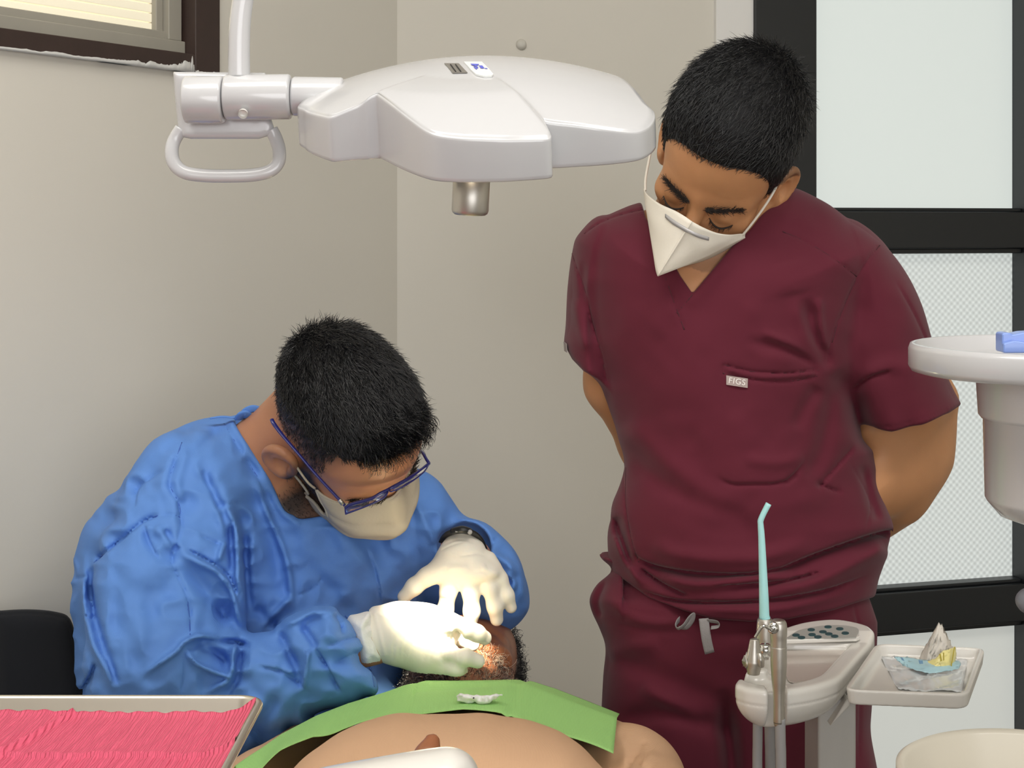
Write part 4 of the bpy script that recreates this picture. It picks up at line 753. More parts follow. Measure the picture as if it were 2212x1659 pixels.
    def skin(X):
        q = pix(X); L = fr.loc(X); d = head_sdf(L)
        d = smin(d, cap(X, fr.w(0, -.035, -.075), nb+[0, .02, 0], .056, .062), .03)
        ch = smax(torso(X, *q)+.026-.0165*np.clip((vneck(*q)+18)/16, 0, 1), X[:, 2]-P(1500, 430, yc)[2], .02); ch = smax(ch, P(1500, 900, yc)[2]-X[:, 2], .02); d = smin(d, ch, .03)
        a = chain(X, al+[hw1], [.042, .037, .036, .034, .026], .02); d = np.minimum(d, a)
        a = smin(arm(X, *q), chain(X, [P(1890, 680, yc+.03), P(1962, 860, yc+.035)], [.045, .046]), .03); a = smin(a, chain(X, [P(1930, 1070, yc+.1), P(1830, 1150, yc+.17), hw2], [.045, .038, .027]), .03); d = np.minimum(d, a)
        d = smin(d, hand(X, hw1, (.9, .1, -.35), (0, 0, 1)), .01); return smin(d, hand(X, hw2, (-.9, .2, -.3), (0, 0, 1)), .01)
    b = sdf_mesh('body', skin, P(1190, 1330, 1.72), P(2120, 80, 2.42)+[0, 0, 0], .003, M['skin'], root)
    V = verts(b); L = fr.loc(V); stub(b, .75*np.clip((-.055-L[:, 2])/.03, 0, 1)*np.clip((L[:, 1]-.0)/.02, 0, 1)*(np.linalg.norm(L, axis=1) < .17)*.45+np.clip((np.abs(L[:, 0])-.066)/.006, 0, 1)*np.clip((.05-L[:, 1])/.02, 0, 1)*(L[:, 2] > -.03)*(L[:, 2] < .06)*.6)
    # hair
    def lowline(L):                                    # lowest hair height round the head
        u = np.interp(L[:, 1], [-.11, -.08, -.03, 0, .022, .034, .05, .06, .075, .09, .115], [-.09, -.1, -.05, -.028, -.045, -.05, -.004, .012, .03, .04, .043]); return u
    def hair(X):
        L = fr.loc(X); ab = np.stack([L[:, 0], L[:, 1], L[:, 2]], 1); m = L[:, 2]-lowline(L)
        th = .0025+.0065*np.clip(m/.05, 0, 1)*np.clip((L[:, 2]+.0)/.06, .25, 1)
        d = ell(ab, (0, -.008, .018), (.076, .099, .1)); d = smin(d, ell(ab, (0, .034, .012), (.066, .068, .075)), .03)-th
        return smax(d, -m*.8, .004)
    lo, hi = fr.c-.16, fr.c+.16
    hb = sdf_mesh('hair', hair, lo, hi, .0028, M['hairbase'], root)
    V = verts(hb); Nn = grad(hair, V); L = fr.loc(V); m = L[:, 2]-lowline(L); ok = (m > .0008)&((Nn*(V-fr.c)).sum(1) > 0); idx = rng.choice(np.where(ok)[0], 15000)
    R, N2, L2 = V[idx]+rng.normal(size=(15000, 3))*.0012, Nn[idx], L[idx]; D = hair_dir(N2, fr.d(-.25, .9, -.35))+rng.normal(size=(15000, 3))*.22; sidef = np.clip((np.abs(L2[:, 0])-.05)/.02, 0, 1)*np.clip((.05-L2[:, 2])/.04, 0, 1)
    D = D*(1-sidef[:, None])+hair_dir(N2, fr.d(0, -.1, -1))*sidef[:, None]; Ln = (.008+.010*np.clip(m[idx]/.05, 0, 1))*(1-.5*sidef)
    strands('hair_strands', R, D, N2, Ln, .00038, M['hair'], hb, lift=.32)
    # brows, lashes
    for s_ in (1, -1):
        o = brow_strands('eyebrow', fr, s_, [(.012, .106, -.029), (.022, .105, -.0255), (.036, .098, -.0235), (.05, .084, -.027)], root)
        lid = [fr.w(s_*a, b_, c_) for a, b_, c_ in ((.017, .0905, -.0525), (.024, .0935, -.0568), (.032, .0945, -.0585), (.04, .0915, -.057), (.047, .085, -.053))]; p = catmull(lid, 8); i = rng.integers(0, len(p), 60)
        tube('eyelid_line', [q+fr.f*.0012 for q in lid], [.0004, .0011, .0012, .0011, .0004], M['brow'], root, nseg=8); strands('eyelashes', p[i]+fr.f*.001, np.tile(fr.d(0, .75, -.6), (60, 1))+rng.normal(size=(60, 3))*.2, np.tile(fr.f, (60, 1)), .0058, .00022, M['brow'], root, lift=.2, nseg=3)
    # mask: two panels meeting in a sharp vertical fold
    def mp(px, py, d): return P(px, py, d)
    top_l = [mp(1391, 406, 1.950), mp(1398, 420, 1.925), mp(1425, 440, 1.893), mp(1458, 455, 1.868), mp(1480, 468, 1.853), mp(1494, 478, 1.848)]
    bot_l = [mp(1391, 416, 1.950), mp(1396, 450, 1.928), mp(1404, 500, 1.905), mp(1412, 550, 1.888), mp(1417, 582, 1.878), mp(1421, 596, 1.872)]
    top_r = [mp(1494, 478, 1.848), mp(1520, 492, 1.853), mp(1548, 503, 1.866), mp(1575, 507, 1.885), mp(1598, 505, 1.905), mp(1609, 505, 1.918)]
    bot_r = [mp(1421, 596, 1.872), mp(1470, 577, 1.872), mp(1520, 556, 1.878), mp(1560, 536, 1.890), mp(1592, 521, 1.906), mp(1609, 513, 1.918)]
    low_l = [fr.w(-.066, .055, -.095), fr.w(-.055, .06, -.115), fr.w(-.045, .068, -.13), fr.w(-.03, .078, -.14), fr.w(-.012, .085, -.145), fr.w(0, .088, -.146)]
    low_r = [p*1 for p in low_l][::-1]; low_r = [fr.c+(p-fr.c)-2*np.dot(p-fr.c, fr.e)*fr.e for p in low_r]
    def panel(t, bo, lw, seed):
        t, bo, lw = catmull(t, 6), catmull(bo, 6), catmull(lw, 6); G = []; r_ = np.random.default_rng(seed); nn = np.cumsum(r_.normal(size=(len(t), 30)), 1)
        for v in np.linspace(0, 1, 16): G.append(t*(1-v)+bo*v+np.outer(np.sin(np.pi*np.linspace(0, 1, len(t)))*math.sin(math.pi*v)*.004, fr.f)+np.outer(np.sin(np.linspace(0, 9, len(t))+5*v+seed)*math.sin(math.pi*v)*.0009, fr.f))
        for v in np.linspace(.08, 1, 8): G.append(bo*(1-v)+lw*v)
        return np.array(G)
    def gvq(G): a, b = G.shape[:2]; i = np.arange(a*b).reshape(a, b); return G.reshape(-1, 3), [np.stack([i[:-1, :-1], i[1:, :-1], i[1:, 1:], i[:-1, 1:]], -1).reshape(-1, 4)]
    mo = mesh_np('face_mask', *join_vq([gvq(panel(top_l, bot_l, low_l, 1)), gvq(panel(top_r, bot_r, low_r, 2))]), M['mask_white'], root); sm_ = mo.modifiers.new('solid', 'SOLIDIFY'); sm_.thickness = .0012; sm_.offset = 0
    tube('mask_crease', [top_l[-1]+[0, -.0008, 0], (top_l[-1]+bot_l[-1])/2+[0, -.0008, 0], bot_l[-1]+[0, -.0008, 0]], [.0012, .0016, .001], M['mask_white'], mo, nseg=8); mo['label'] = 'white folded mask with a sharp centre crease'
    cl = mat('grey_nose_clip', (176, 174, 176), .4, metal=.3)
    o1 = np.array([-.0, -.0065, 0]); t_ = [P(1436, 462, 1.8815), P(1455, 476, 1.8685), P(1478, 490, 1.8575), P(1492, 498, 1.853), P(1510, 506, 1.855), P(1530, 512, 1.8615)]; b_ = [P(1436, 470, 1.8815), P(1452, 484, 1.8695), P(1475, 498, 1.8585), P(1490, 506, 1.854), P(1508, 514, 1.856), P(1529, 520, 1.8625)]
    grid_surf('nose_clip', np.array([catmull(t_, 4), catmull(b_, 4)])+o1-[0, .001, 0], cl, mo, .0012)
    tube('ear_loop', [P(1394, 412, 1.943), P(1394, 390, 1.95), P(1399, 360, 1.962), P(1406, 325, 1.975), P(1412, 300, 1.985)], .0016, M['mask_white'], mo, nseg=8)
    tube('ear_loop', [P(1604, 508, 1.912), P(1625, 482, 1.906), P(1650, 448, 1.903), P(1668, 420, 1.905), P(1680, 396, 1.915)], .0016, M['mask_white'], mo, nseg=8)
standing()
# ---- the seated dentist in the blue gown
def glove_wrinkle(fd, lines, w_=3, a=-.0016):
    for l in lines: fd.add(l, w_, a, 'crease', .3)
def dentist():
    fr = Frame(P(750, 902, 1.92), (.74, .497, .453), (.62, -.246, -.745)); yc = 2.03
    root = empty('person', P(480, 1500, yc)*[1, 1, 0], 'seated man in blue gown, navy glasses and mask, gloved hands at the patient\'s mouth', 'person')
    torso = Puff([(540, 898), (500, 900), (440, 904), (375, 929), (315, 980), (250, 1058), (205, 1108), (174, 1148), (153, 1235), (152, 1300), (160, 1400), (172, 1520), (180, 1700), (190, 1900), (900, 1900), (880, 1600), (900, 1420), (952, 1330), (962, 1250), (938, 1160), (908, 1092), (880, 1050), (830, 1000), (740, 960), (620, 930)], yc+.05, .135, .14, tx=.0002)
    ua = [P(410, 1070, yc-.07), P(370, 1250, yc-.13), P(345, 1420, yc-.18)]
    fore = Puff([(230, 1500), (250, 1420), (330, 1372), (420, 1368), (520, 1378), (590, 1352), (640, 1326), (690, 1309), (728, 1306), (744, 1322), (766, 1362), (794, 1430), (814, 1484), (798, 1502), (740, 1530), (660, 1575), (590, 1612), (540, 1640), (470, 1690), (380, 1720), (280, 1680), (230, 1600)], yc-.17, .07, .06, tx=-.00006, smooth=3)
    lsl = Puff([(930, 1166), (962, 1140), (985, 1122), (1006, 1118), (1048, 1129), (1084, 1158), (1114, 1192), (1132, 1236), (1141, 1300), (1133, 1325), (1100, 1350), (1060, 1356), (1000, 1350), (945, 1310), (915, 1230)], yc+.045, .07, .05, smooth=3)
    neckhole = Outline([(508, 908), (520, 880), (600, 860), (740, 960), (740, 1090), (660, 1120), (632, 1112), (612, 1098), (585, 1040), (545, 975), (516, 930)], 4)
    fd = Folds(100, 820, 1240, 1800); A = fd.add
    A([(393, 956), (366, 1041), (385, 1084), (392, 1130), (385, 1165), (372, 1215), (409, 1300), (411, 1380)], 5, -.006, 'crease', .1); A([(378, 960), (352, 1041), (370, 1090), (376, 1160)], 16, .006); A([(405, 970), (384, 1041), (400, 1090)], 10, .005)
    A([(362, 1010), (330, 1030), (298, 1056), (290, 1100)], 6, -.007, 'step'); A([(343, 1113), (308, 1128), (270, 1160), (232, 1190), (203, 1216)], 6, -.010, 'step', .15); A([(343, 1113), (375, 1112), (392, 1120)], 4, -.005, 'crease')
    A([(310, 1130), (322, 1170), (347, 1213)], 9, -.008, 'step'); A([(330, 1140), (360, 1160), (385, 1190)], 12, .008); A([(355, 1140), (372, 1170), (384, 1192)], 8, -.012)
    A([(380, 1190), (430, 1215), (470, 1236), (500, 1275), (515, 1330), (526, 1364)], 9, .016, 'ridge'); A([(385, 1205), (420, 1245), (455, 1290), (478, 1330), (500, 1352)], 18, -.014); A([(400, 1185), (440, 1205), (490, 1240), (512, 1290)], 6, -.010, 'step')
    A([(482, 1090), (498, 1110), (509, 1140), (512, 1190), (514, 1250), (525, 1300), (532, 1355)], 8, .016); A([(494, 1130), (500, 1190), (504, 1240)], 9, -.011); A([(532, 1140), (530, 1200), (534, 1270), (540, 1340)], 10, -.011)
    A([(436, 1014), (455, 1060), (478, 1107)], 12, -.010); A([(420, 1000), (445, 1050), (470, 1110), (488, 1165)], 8, .007); A([(458, 1010), (486, 1060), (505, 1100)], 16, .008); A([(486, 1169), (478, 1190), (472, 1215)], 7, .010); A([(430, 1155), (460, 1170), (484, 1180)], 4, -.005, 'crease'); A([(465, 1095), (490, 1090), (515, 1085)], 4, -.004, 'crease')
    A([(545, 1020), (574, 1100), (600, 1160), (618, 1210), (628, 1270), (632, 1332)], 9, .012); A([(565, 1060), (600, 1120), (650, 1180)], 20, -.007); A([(560, 1100), (590, 1170), (605, 1240), (605, 1300)], 20, -.010)
    A([(632, 1286), (600, 1320), (560, 1358)], 8, .010); A([(545, 1310), (575, 1340), (600, 1352)], 14, -.010); A([(634, 1290), (680, 1270), (700, 1240)], 3, -.004, 'crease')
    A([(700, 1130), (740, 1160), (770, 1200), (790, 1260)], 26, .007); A([(790, 1180), (812, 1240), (822, 1310)], 6, -.006, 'step'); A([(640, 1200), (700, 1260), (740, 1290)], 20, -.006)
    A([(870, 1060), (890, 1120), (900, 1200), (905, 1280)], 14, -.006); A([(895, 1080), (920, 1130), (940, 1180)], 9, .006)
    # forearm and cuff
    A([(520, 1376), (470, 1380), (430, 1374), (398, 1388), (380, 1408), (340, 1436), (302, 1464)], 7, .013, 'ridge', .2); A([(405, 1410), (440, 1385), (480, 1382), (520, 1392), (545, 1396)], 8, -.011); A([(398, 1395), (420, 1430), (460, 1450), (494, 1464), (478, 1480), (440, 1500)], 7, .012); A([(425, 1400), (455, 1405), (485, 1425), (495, 1450)], 10, -.010); A([(510, 1384), (505, 1410), (502, 1440), (495, 1470)], 7, .013); A([(524, 1400), (518, 1430), (512, 1470), (480, 1510)], 7, -.009)
    A([(397, 1400), (400, 1450), (392, 1500)], 3, -.004, 'crease'); A([(540, 1440), (600, 1448), (640, 1470), (670, 1500)], 6, -.007, 'step'); A([(510, 1450), (560, 1440), (610, 1445)], 16, .006)
    A([(604, 1352), (640, 1340), (680, 1322), (734, 1320)], 9, .008); A([(606, 1360), (620, 1400), (640, 1440), (654, 1492)], 10, -.012); A([(668, 1400), (662, 1440), (656, 1496)], 6, .010); A([(676, 1392), (700, 1430), (722, 1470), (738, 1500)], 6, -.009, 'step'); A([(650, 1350), (672, 1380), (684, 1400)], 8, -.009); A([(690, 1340), (720, 1380), (752, 1420), (790, 1480)], 14, .005); A([(700, 1400), (750, 1380), (780, 1375)], 5, -.005, 'crease'); A([(715, 1440), (760, 1415), (795, 1410)], 5, -.005, 'crease'); A([(720, 1325), (735, 1345), (740, 1370)], 5, -.008, 'crease'); A([(745, 1325), (775, 1365), (800, 1430), (812, 1486)], 3, -.003, 'crease', .05)
    A([(640, 1560), (590, 1580), (540, 1600)], 14, -.006); A([(560, 1500), (520, 1560), (480, 1600)], 24, .010); A([(600, 1500), (570, 1550), (530, 1590)], 16, -.010)
    # left edge of the sleeve and back
    A([(160, 1250), (175, 1248), (188, 1244)], 4, -.005, 'crease'); A([(184, 1180), (180, 1260), (182, 1320), (200, 1390), (225, 1440), (255, 1500)], 8, .010); A([(200, 1200), (198, 1280), (214, 1360), (240, 1440), (262, 1500)], 9, -.009); A([(182, 1326), (195, 1336), (205, 1330)], 3, -.004, 'crease'); A([(222, 1210), (222, 1300), (245, 1420), (262, 1490)], 26, .008); A([(170, 1500), (195, 1460), (205, 1430)], 8, -.009, 'step')
    A([(290, 1180), (280, 1260), (300, 1340), (330, 1420)], 40, .006); A([(330, 1260), (325, 1320), (345, 1380)], 22, -.004); A([(420, 920), (340, 1000), (290, 1080)], 20, -.004); A([(480, 925), (440, 960), (400, 980)], 12, -.004)
    # collar edge, left sleeve
    A([(500, 912), (520, 945), (548, 990), (586, 1050), (614, 1108), (650, 1135)], 6, .004, 'ridge', .05); A([(484, 915), (505, 950), (534, 996), (570, 1054), (596, 1110)], 3, -.0025, 'crease', .05)
    A([(985, 1124), (972, 1142), (955, 1160)], 6, -.006, 'crease'); A([(1076, 1160), (1060, 1180), (1050, 1200)], 5, -.005, 'crease'); A([(1048, 1190), (1080, 1205), (1100, 1220), (1112, 1250)], 9, .008); A([(1050, 1210), (1080, 1235), (1100, 1270)], 9, -.008); A([(1080, 1230), (1110, 1255), (1105, 1280)], 6, .006); A([(1120, 1210), (1130, 1260), (1128, 1310)], 12, .004)
    fd.noise(70, .0022, 11); fd.noise(38, .0021, 12, True); fd.noise(18, .0005, 13)
    def gown(X):
        q = pix(X); d = smin(torso(X, *q), chain(X, [P(573, 985, 2.02), P(545, 1010, yc+.08)], [.0605, .059]), .02); u = chain(X, ua, [.078, .088, .085], .02); d = smin(d, u, .035)
        d2 = smin(fore(X, *q), u, .025); d = smin(d, d2, .012)
        l = smin(chain(X, [P(870, 1120, yc+.05), P(1000, 1270, yc+.09), P(1060, 1290, yc+.07)], [.07, .055, .05], .02), lsl(X, *q), .015); d = smin(d, l, .012)
        nh = -neckhole(*q); d = d-fd(*q)*front(X, yc+.03, .03)*np.clip(nh/16, .15, 1); v = np.maximum(-neckhole(*q)*yc/F, X[:, 1]-yc-.03); d = smax(d, -v, .004)
        wr = P(828, 1384, yc-.15); wr0 = P(780, 1400, yc-.16); d = smax(d, -cap(X, wr0+(wr-wr0)*.35, wr, .036, .048), .004)
        w2 = P(1000, 1170, yc-.03); d = smax(d, -cap(X, P(1005, 1185, yc+.01), w2, .034, .04), .004); return smax(d, .42-X[:, 2], .01)
    sdf_mesh('surgical_gown', gown, P(100, 1900, 1.72)-[.05, .02, 0], P(1200, 840, 2.26)+[0, .05, 0], .0031, M['gown'], root)
    gs = mat('darker_blue_seam', (58, 96, 176), .7)
    seam_lines('seam', gown, yc-.4, yc+.1, [[(393, 956), (378, 1000), (366, 1041), (385, 1084), (392, 1130), (385, 1165)], [(343, 1113), (308, 1128), (270, 1160), (232, 1190), (203, 1216)], [(405, 1300), (409, 1340), (411, 1372)], [(484, 915), (505, 950), (534, 996), (570, 1054), (594, 1108)], [(745, 1330), (772, 1365), (796, 1430), (808, 1484)], [(343, 1113), (375, 1112), (392, 1120)]], gs, root, .0009)
    # gown skirt over the seat and thighs (below the frame), legs and shoes
    sx = P(430, 1500, yc); pz = .5
    def skirt(X):
        a = cap(X, (sx[0], yc+.05, .6), (sx[0], yc+.06, .54), .18, .2); 
        for k in (-.1, .1): a = smin(a, cap(X, (sx[0]+k*.3, yc+.04+k, .55), (sx[0]+.13, yc+.06+k, .53), .1, .085), .05)
        return smax(a, .42-X[:, 2], .02)
    sdf_mesh('gown_skirt', skirt, (sx[0]-.3, yc-.35, .38), (sx[0]+.55, yc+.35, .85), .008, M['gown'], root)
    for k in (-.1, .1):
        tube('trouser_leg', [(sx[0]+.14, yc+.06+k, .5), (sx[0]+.13, yc+.06+k, .3), (sx[0]+.12, yc+.06+k, .08)], [.07, .058, .05], M['dark'], root); sdf_mesh('shoe', lambda X: smax(ell(X, (sx[0]+.16, yc+.06+k, .045), (.13, .048, .05)), -X[:, 2], .004), (sx[0]-.02, yc+k-.02, -.01), (sx[0]+.33, yc+k+.14, .12), .006, M['shoe'], root)
    # collar ties at the nape
    ty = yc-.02; tube('collar_tie', [P(455, 903, ty), P(480, 900, ty), P(510, 902, ty), P(528, 900, ty)], .006, M['gown'], root, nseg=8, flat=.2)
    tube('collar_tie', [P(524, 902, ty), P(530, 890, ty-.01), P(545, 883, ty-.012), P(558, 886, ty-.01), P(562, 897, ty), P(552, 908, ty+.004), P(530, 908, ty+.002)], .0052, M['gown'], root, nseg=8, flat=.22, up=(.2, 1, .2))
    tube('collar_tie', [P(516, 904, ty-.004), P(522, 895, ty-.012), P(530, 893, ty-.012), P(536, 900, ty-.006)], .007, M['gown'], root, nseg=8, flat=.4)
    # body: head, neck, upper chest, both arms
    nb = P(545, 1010, yc-.0)
    def skin(X):
        q = pix(X); L = fr.loc(X); d = head_sdf(L, 1., False, .005, 1.12); d = smin(d, chain(X, [fr.w(.005, -.05, -.05), P(573, 985, 2.02), nb+[0, .08, 0]], [.052, .051, .045], .02), .016)
        ch = smax(torso(X, *q)+.026-.013*np.clip((neckhole(*q)+14)/12, 0, 1), P(500, 1140, yc)[2]-X[:, 2], .02); d = smin(d, ch, .02)
        a = chain(X, ua+[P(560, 1450, yc-.15), P(792, 1382, yc-.152), P(830, 1376, yc-.15)], [.05, .042, .033, .028, .027, .0275], .02); d = np.minimum(d, a)
        return np.minimum(d, chain(X, [P(880, 1130, yc+.05), P(1055, 1290, yc+.07), P(1012, 1215, yc), P(1004, 1195, yc-.03)], [.045, .036, .028, .026], .02))
    b = sdf_mesh('body', skin, P(330, 1660, 1.72)-[.05, 0, .03], P(1150, 660, 2.2)+[.05, .1, .03], .003, M['skin2'], root)
    V = verts(b); L = fr.loc(V); hd = (np.linalg.norm(L, axis=1) < .185)
    def lowline(L): return np.interp(L[:, 1], [-.11, -.08, -.03, 0, .02, .034, .048, .06, .075, .09, .115], [.02, .03, .05, .056, .058, .059, .061, .063, .066, .070, .073])
    beard = np.clip((-.052-L[:, 2]-.25*np.maximum(0, L[:, 1]-.05))/.02, 0, 1)*np.clip((L[:, 1]+.002)/.02, 0, 1)*np.clip((.155-np.abs(L[:, 2]))/.02, 0, 1)
    fade = np.clip((L[:, 2]-(np.interp(L[:, 1], [-.11, -.05, -.01, .03, .05, .07, .1], [-.08, -.06, -.03, -.035, .01, .05, .07])-.0))/.07, 0, 1)*(L[:, 1] < .075)
    side = np.clip((np.abs(L[:, 0])-.05)/.01, 0, 1)*np.clip((.034-L[:, 1])/.01, 0, 1)*np.clip((L[:, 1]+.0)/.01, 0, 1)*np.clip((.0-L[:, 2])/.03, 0, 1)*(L[:, 2] > -.11); stub(b, np.clip((beard*.98+fade**1.3*.95+side*.75), 0, 1)*hd)
    def skull(L): return smin(ell(L, (0, -.008, .018), (.076, .099, .1)), ell(L, (0, .034, .012), (.066, .068, .075)), .03)
    def hair(X):
        L = fr.loc(X); m = L[:, 2]-lowline(L); fr_ = np.clip((L[:, 1]+.02)/.1, 0, 1)
        return smax(skull(L)-(.002+(.007+.009*fr_)*np.clip(m/.05, 0, 1)), -m*.8, .004)
    hb = sdf_mesh('hair', hair, fr.c-.16, fr.c+.16, .0028, M['hairbase'], root)
    V = verts(hb); Nn = grad(hair, V); L = fr.loc(V); m = L[:, 2]-lowline(L); ok = (m > .0)&((Nn*(V-fr.c)).sum(1) > .0); idx = rng.choice(np.where(ok)[0], 15000); n = len(idx)
    R, N2, L2 = V[idx]+rng.normal(size=(n, 3))*.0012, Nn[idx], L[idx]; clump = np.stack([np.sin(R[:, 0]*260)+np.cos(R[:, 2]*190), np.sin(R[:, 1]*230), np.cos(R[:, 0]*210+R[:, 1]*160)], 1)*.25
    f_ = np.clip((L2[:, 1]+.02)/.1, 0, 1); D = hair_dir(N2, fr.d(-.1, .95, -.1)+clump)+rng.normal(size=(n, 3))*.2; ff = np.clip((L2[:, 1]-.04)/.03, 0, 1)[:, None]; D = D*(1-ff)+(hair_dir(N2, fr.d(.25, .45, .75)+clump)*.8+N2*.7+rng.normal(size=(n, 3))*.25)*ff; Ln = .007+.009*np.clip(m[idx]/.05, 0, 1)+.012*f_*np.clip(m[idx]/.03, .2, 1)
    strands('hair_strands', R, D, N2, Ln, .00042, M['hair'], hb, lift=.5)
    fi = np.where((L2[:, 1] > .07)&(m[idx] < .03))[0]; fi = rng.choice(fi, min(1500, len(fi)), replace=len(fi) < 1500)
    strands('fringe_strands', R[fi], D[fi]*.4+fr.d(.3, .6, .4), N2[fi], .024, .0004, M['hair'], hb, lift=.6, curl=.006, nseg=7)
    # short sides: sparse fine hairs that thin out downward
    V = verts(b); L = fr.loc(V); u1 = lowline(L); u0 = np.interp(L[:, 1], [-.11, -.05, -.01, .03, .05, .07], [-.085, -.06, -.03, -.045, .0, .03]); t = (L[:, 2]-u0)/(u1-u0+.001); okk = np.where((t > 0)&(t < 1.15)&hd&(skull(L) < .004)&(L[:, 1] < .045)&(rng.uniform(size=len(t)) < t**1.2))[0]
    i2 = rng.choice(okk, 9000); Ns = grad(skin, V[i2]); D = hair_dir(Ns, fr.d(0, .15, -1))+rng.normal(size=(len(i2), 3))*.3
    strands('side_strands', V[i2]+rng.normal(size=(len(i2), 3))*.001, D, Ns, .003+.004*np.clip(t[i2], 0, 1), .0003, M['hair'], hb, lift=.4, nseg=3)
    bi = np.where((beard > .4)&hd)[0]; bi = rng.choice(bi, 3500); Nb = grad(skin, V[bi]); strands('beard_stubble', V[bi]+rng.normal(size=(len(bi), 3))*.001, hair_dir(Nb, fr.d(0, .3, -1))+rng.normal(size=(len(bi), 3))*.4, Nb, .0035, .00028, M['hair'], hb, lift=.5, nseg=3)
    for s_ in (1, -1):
        brow_strands('eyebrow', fr, s_, [(.012, .105, -.029), (.022, .105, -.0255), (.036, .098, -.0235), (.05, .084, -.027)], root, 300)
        p = catmull([fr.w(s_*a, b_, c_) for a, b_, c_ in ((.017, .091, -.05), (.024, .0945, -.054), (.032, .0955, -.0558), (.04, .0925, -.0545), (.046, .086, -.051))], 6); i = rng.integers(0, len(p), 60)
        strands('eyelashes', p[i], np.tile(fr.d(0, .7, -.7), (60, 1))+rng.normal(size=(60, 3))*.25, np.tile(fr.f, (60, 1)), .008, .0003, M['brow'], root, lift=.2, nseg=3)
    # pleated mask
    G = []; al = np.linspace(-1.68, 1.68, 46)
    for v in np.linspace(0, 1, 30):
        u = -.052*(1-v)-.152*v; row = []
        for a in al:
            nose = math.exp(-(a/.3)**2); ed = abs(a)/1.68; ru = u+.010*(1-v)+(.010*nose if v < .2 else 0)*(1-v/.2)-.018*(1-v)*ed**2+.028*v*ed**2
            bl = min(1, v/.4); bl = bl*bl*(3-2*bl); rf = (.044+.052*math.cos(a*.98)+.016*nose)*(1-bl)+(.058+.062*math.cos(a*.98)+.010*nose)*bl+.012*math.sin(math.pi*min(1, v*1.1))-.030*max(0, v-.62)/.38; pl = .0034*abs(math.sin(3.6*math.pi*v))**.5*(1-.3*ed)+.0012*math.sin(a*9+v*7)*v
            re = .066*math.sin(a)*(1-.12*v)*1.04; row.append(fr.w(re+np.sign(a)*pl*.6, rf+pl, ru))
        G.append(row)
    mo = grid_surf('face_mask', np.array(G), M['mask_grey'], root, .0015); mo['label'] = 'grey beige pleated mask'
    G = np.array(G); tl, bl_ = G[0, 0], G[-1, 0]
    tube('mask_edge', [G[k, 1] for k in range(0, 30, 4)]+[G[-1, 1]], .0022, M['mask_grey'], mo, nseg=8); tube('mask_edge', list(G[0, 1:45:4]), .0018, M['mask_grey'], mo, nseg=8)
    tube('ear_loop', [tl, fr.w(-.0745, .03, -.05), fr.w(-.08, .008, -.032), fr.w(-.083, -.002, -.02)], .0016, M['mask_grey'], mo, nseg=8)
    tube('ear_loop', [bl_, fr.w(-.064, .03, -.105), fr.w(-.071, .005, -.085), fr.w(-.08, -.01, -.075)], .0016, M['mask_grey'], mo, nseg=8)
    # glasses
    nv = mat('navy_glasses_frame', (34, 38, 110), .3, coat=.4); gl = mat('glasses_lens', (235, 240, 245), .02, trans=.95, spec=.5); silver = M['satin']
    hd_ = P(746, 1097, 1.868); br_ = P(838, 1058, 1.862); fh = P(927, 1001, 1.925)
    go = tube('glasses', [P(587, 906, 1.862), P(592, 916, 1.858), P(610, 940, 1.856), P(640, 975, 1.855), P(680, 1022, 1.858), P(715, 1060, 1.862), P(745, 1092, 1.866)], [.0026, .0028, .0024, .0019, .0019, .002, .0021], nv, root, nseg=12, flat=.7); go['label'] = 'navy rectangular glasses frame'
    tube('brow_bar', [hd_, P(760, 1089, 1.864), P(800, 1078, 1.858), P(822, 1066, 1.858), br_, P(855, 1049, 1.866), P(885, 1032, 1.884), P(910, 1015, 1.908), fh], [.002, .0021, .0022, .0022, .0022, .0023, .0023, .0022, .002], nv, go, nseg=12)
    tube('far_temple', [fh, P(921, 992, 1.93), P(913, 978, 1.945), P(905, 972, 1.97)], .002, nv, go, nseg=10)
    tube('hinge', [P(733, 1079, 1.8645), P(741, 1089, 1.8655)], .0028, silver, go, nseg=10, smooth=1)
    nl = [hd_, P(747, 1109, 1.862), P(752, 1108, 1.858), P(795, 1092, 1.851), P(828, 1076, 1.853), P(838, 1062, 1.860)]; tube('rim', nl, .0011, nv, go, nseg=10, smooth=3); prism('lens', [hd_]+nl[1:]+[P(800, 1078, 1.857)], (0, .0015, 0), gl, go)
    fl_ = [P(842, 1056, 1.861), P(846, 1062, 1.856), P(880, 1046, 1.868), P(915, 1020, 1.9), fh]; tube('rim', fl_, .001, nv, go, nseg=10, smooth=3); prism('lens', fl_+[P(885, 1032, 1.883)], (0, .0015, 0), gl, go)
    # white undercuff and watch
    cuff = mat('white_knit_cuff', (226, 226, 222), .85, bump=.3, bscale=320)
    cp = Puff([(748, 1338), (770, 1326), (797, 1320), (806, 1336), (820, 1380), (833, 1422), (812, 1440), (780, 1446), (754, 1400)], yc-.152, .044, .034, smooth=2); cf = Folds(700, 1280, 880, 1480); cf.noise(12, .0006, 3)
    sdf_mesh('cuff', lambda X: (lambda q: cp(X, *q)-cf(*q))(pix(X)), P(730, 1460, 1.8)-[0, .02, 0], P(850, 1300, 1.92)+[0, .03, 0], .002, cuff, root)
    wy = yc-.042; wr = [P(958, 1170, wy), P(964, 1158, wy-.012), P(976, 1149, wy-.024), P(1000, 1145, wy-.03), P(1020, 1150, wy-.026), P(1034, 1164, wy-.014), P(1043, 1184, wy)]
    wo = tube('watch', wr, .0068, M['dark'], root, nseg=12, flat=.35, up=(0, 0, 1)); wo['label'] = 'black watch band'
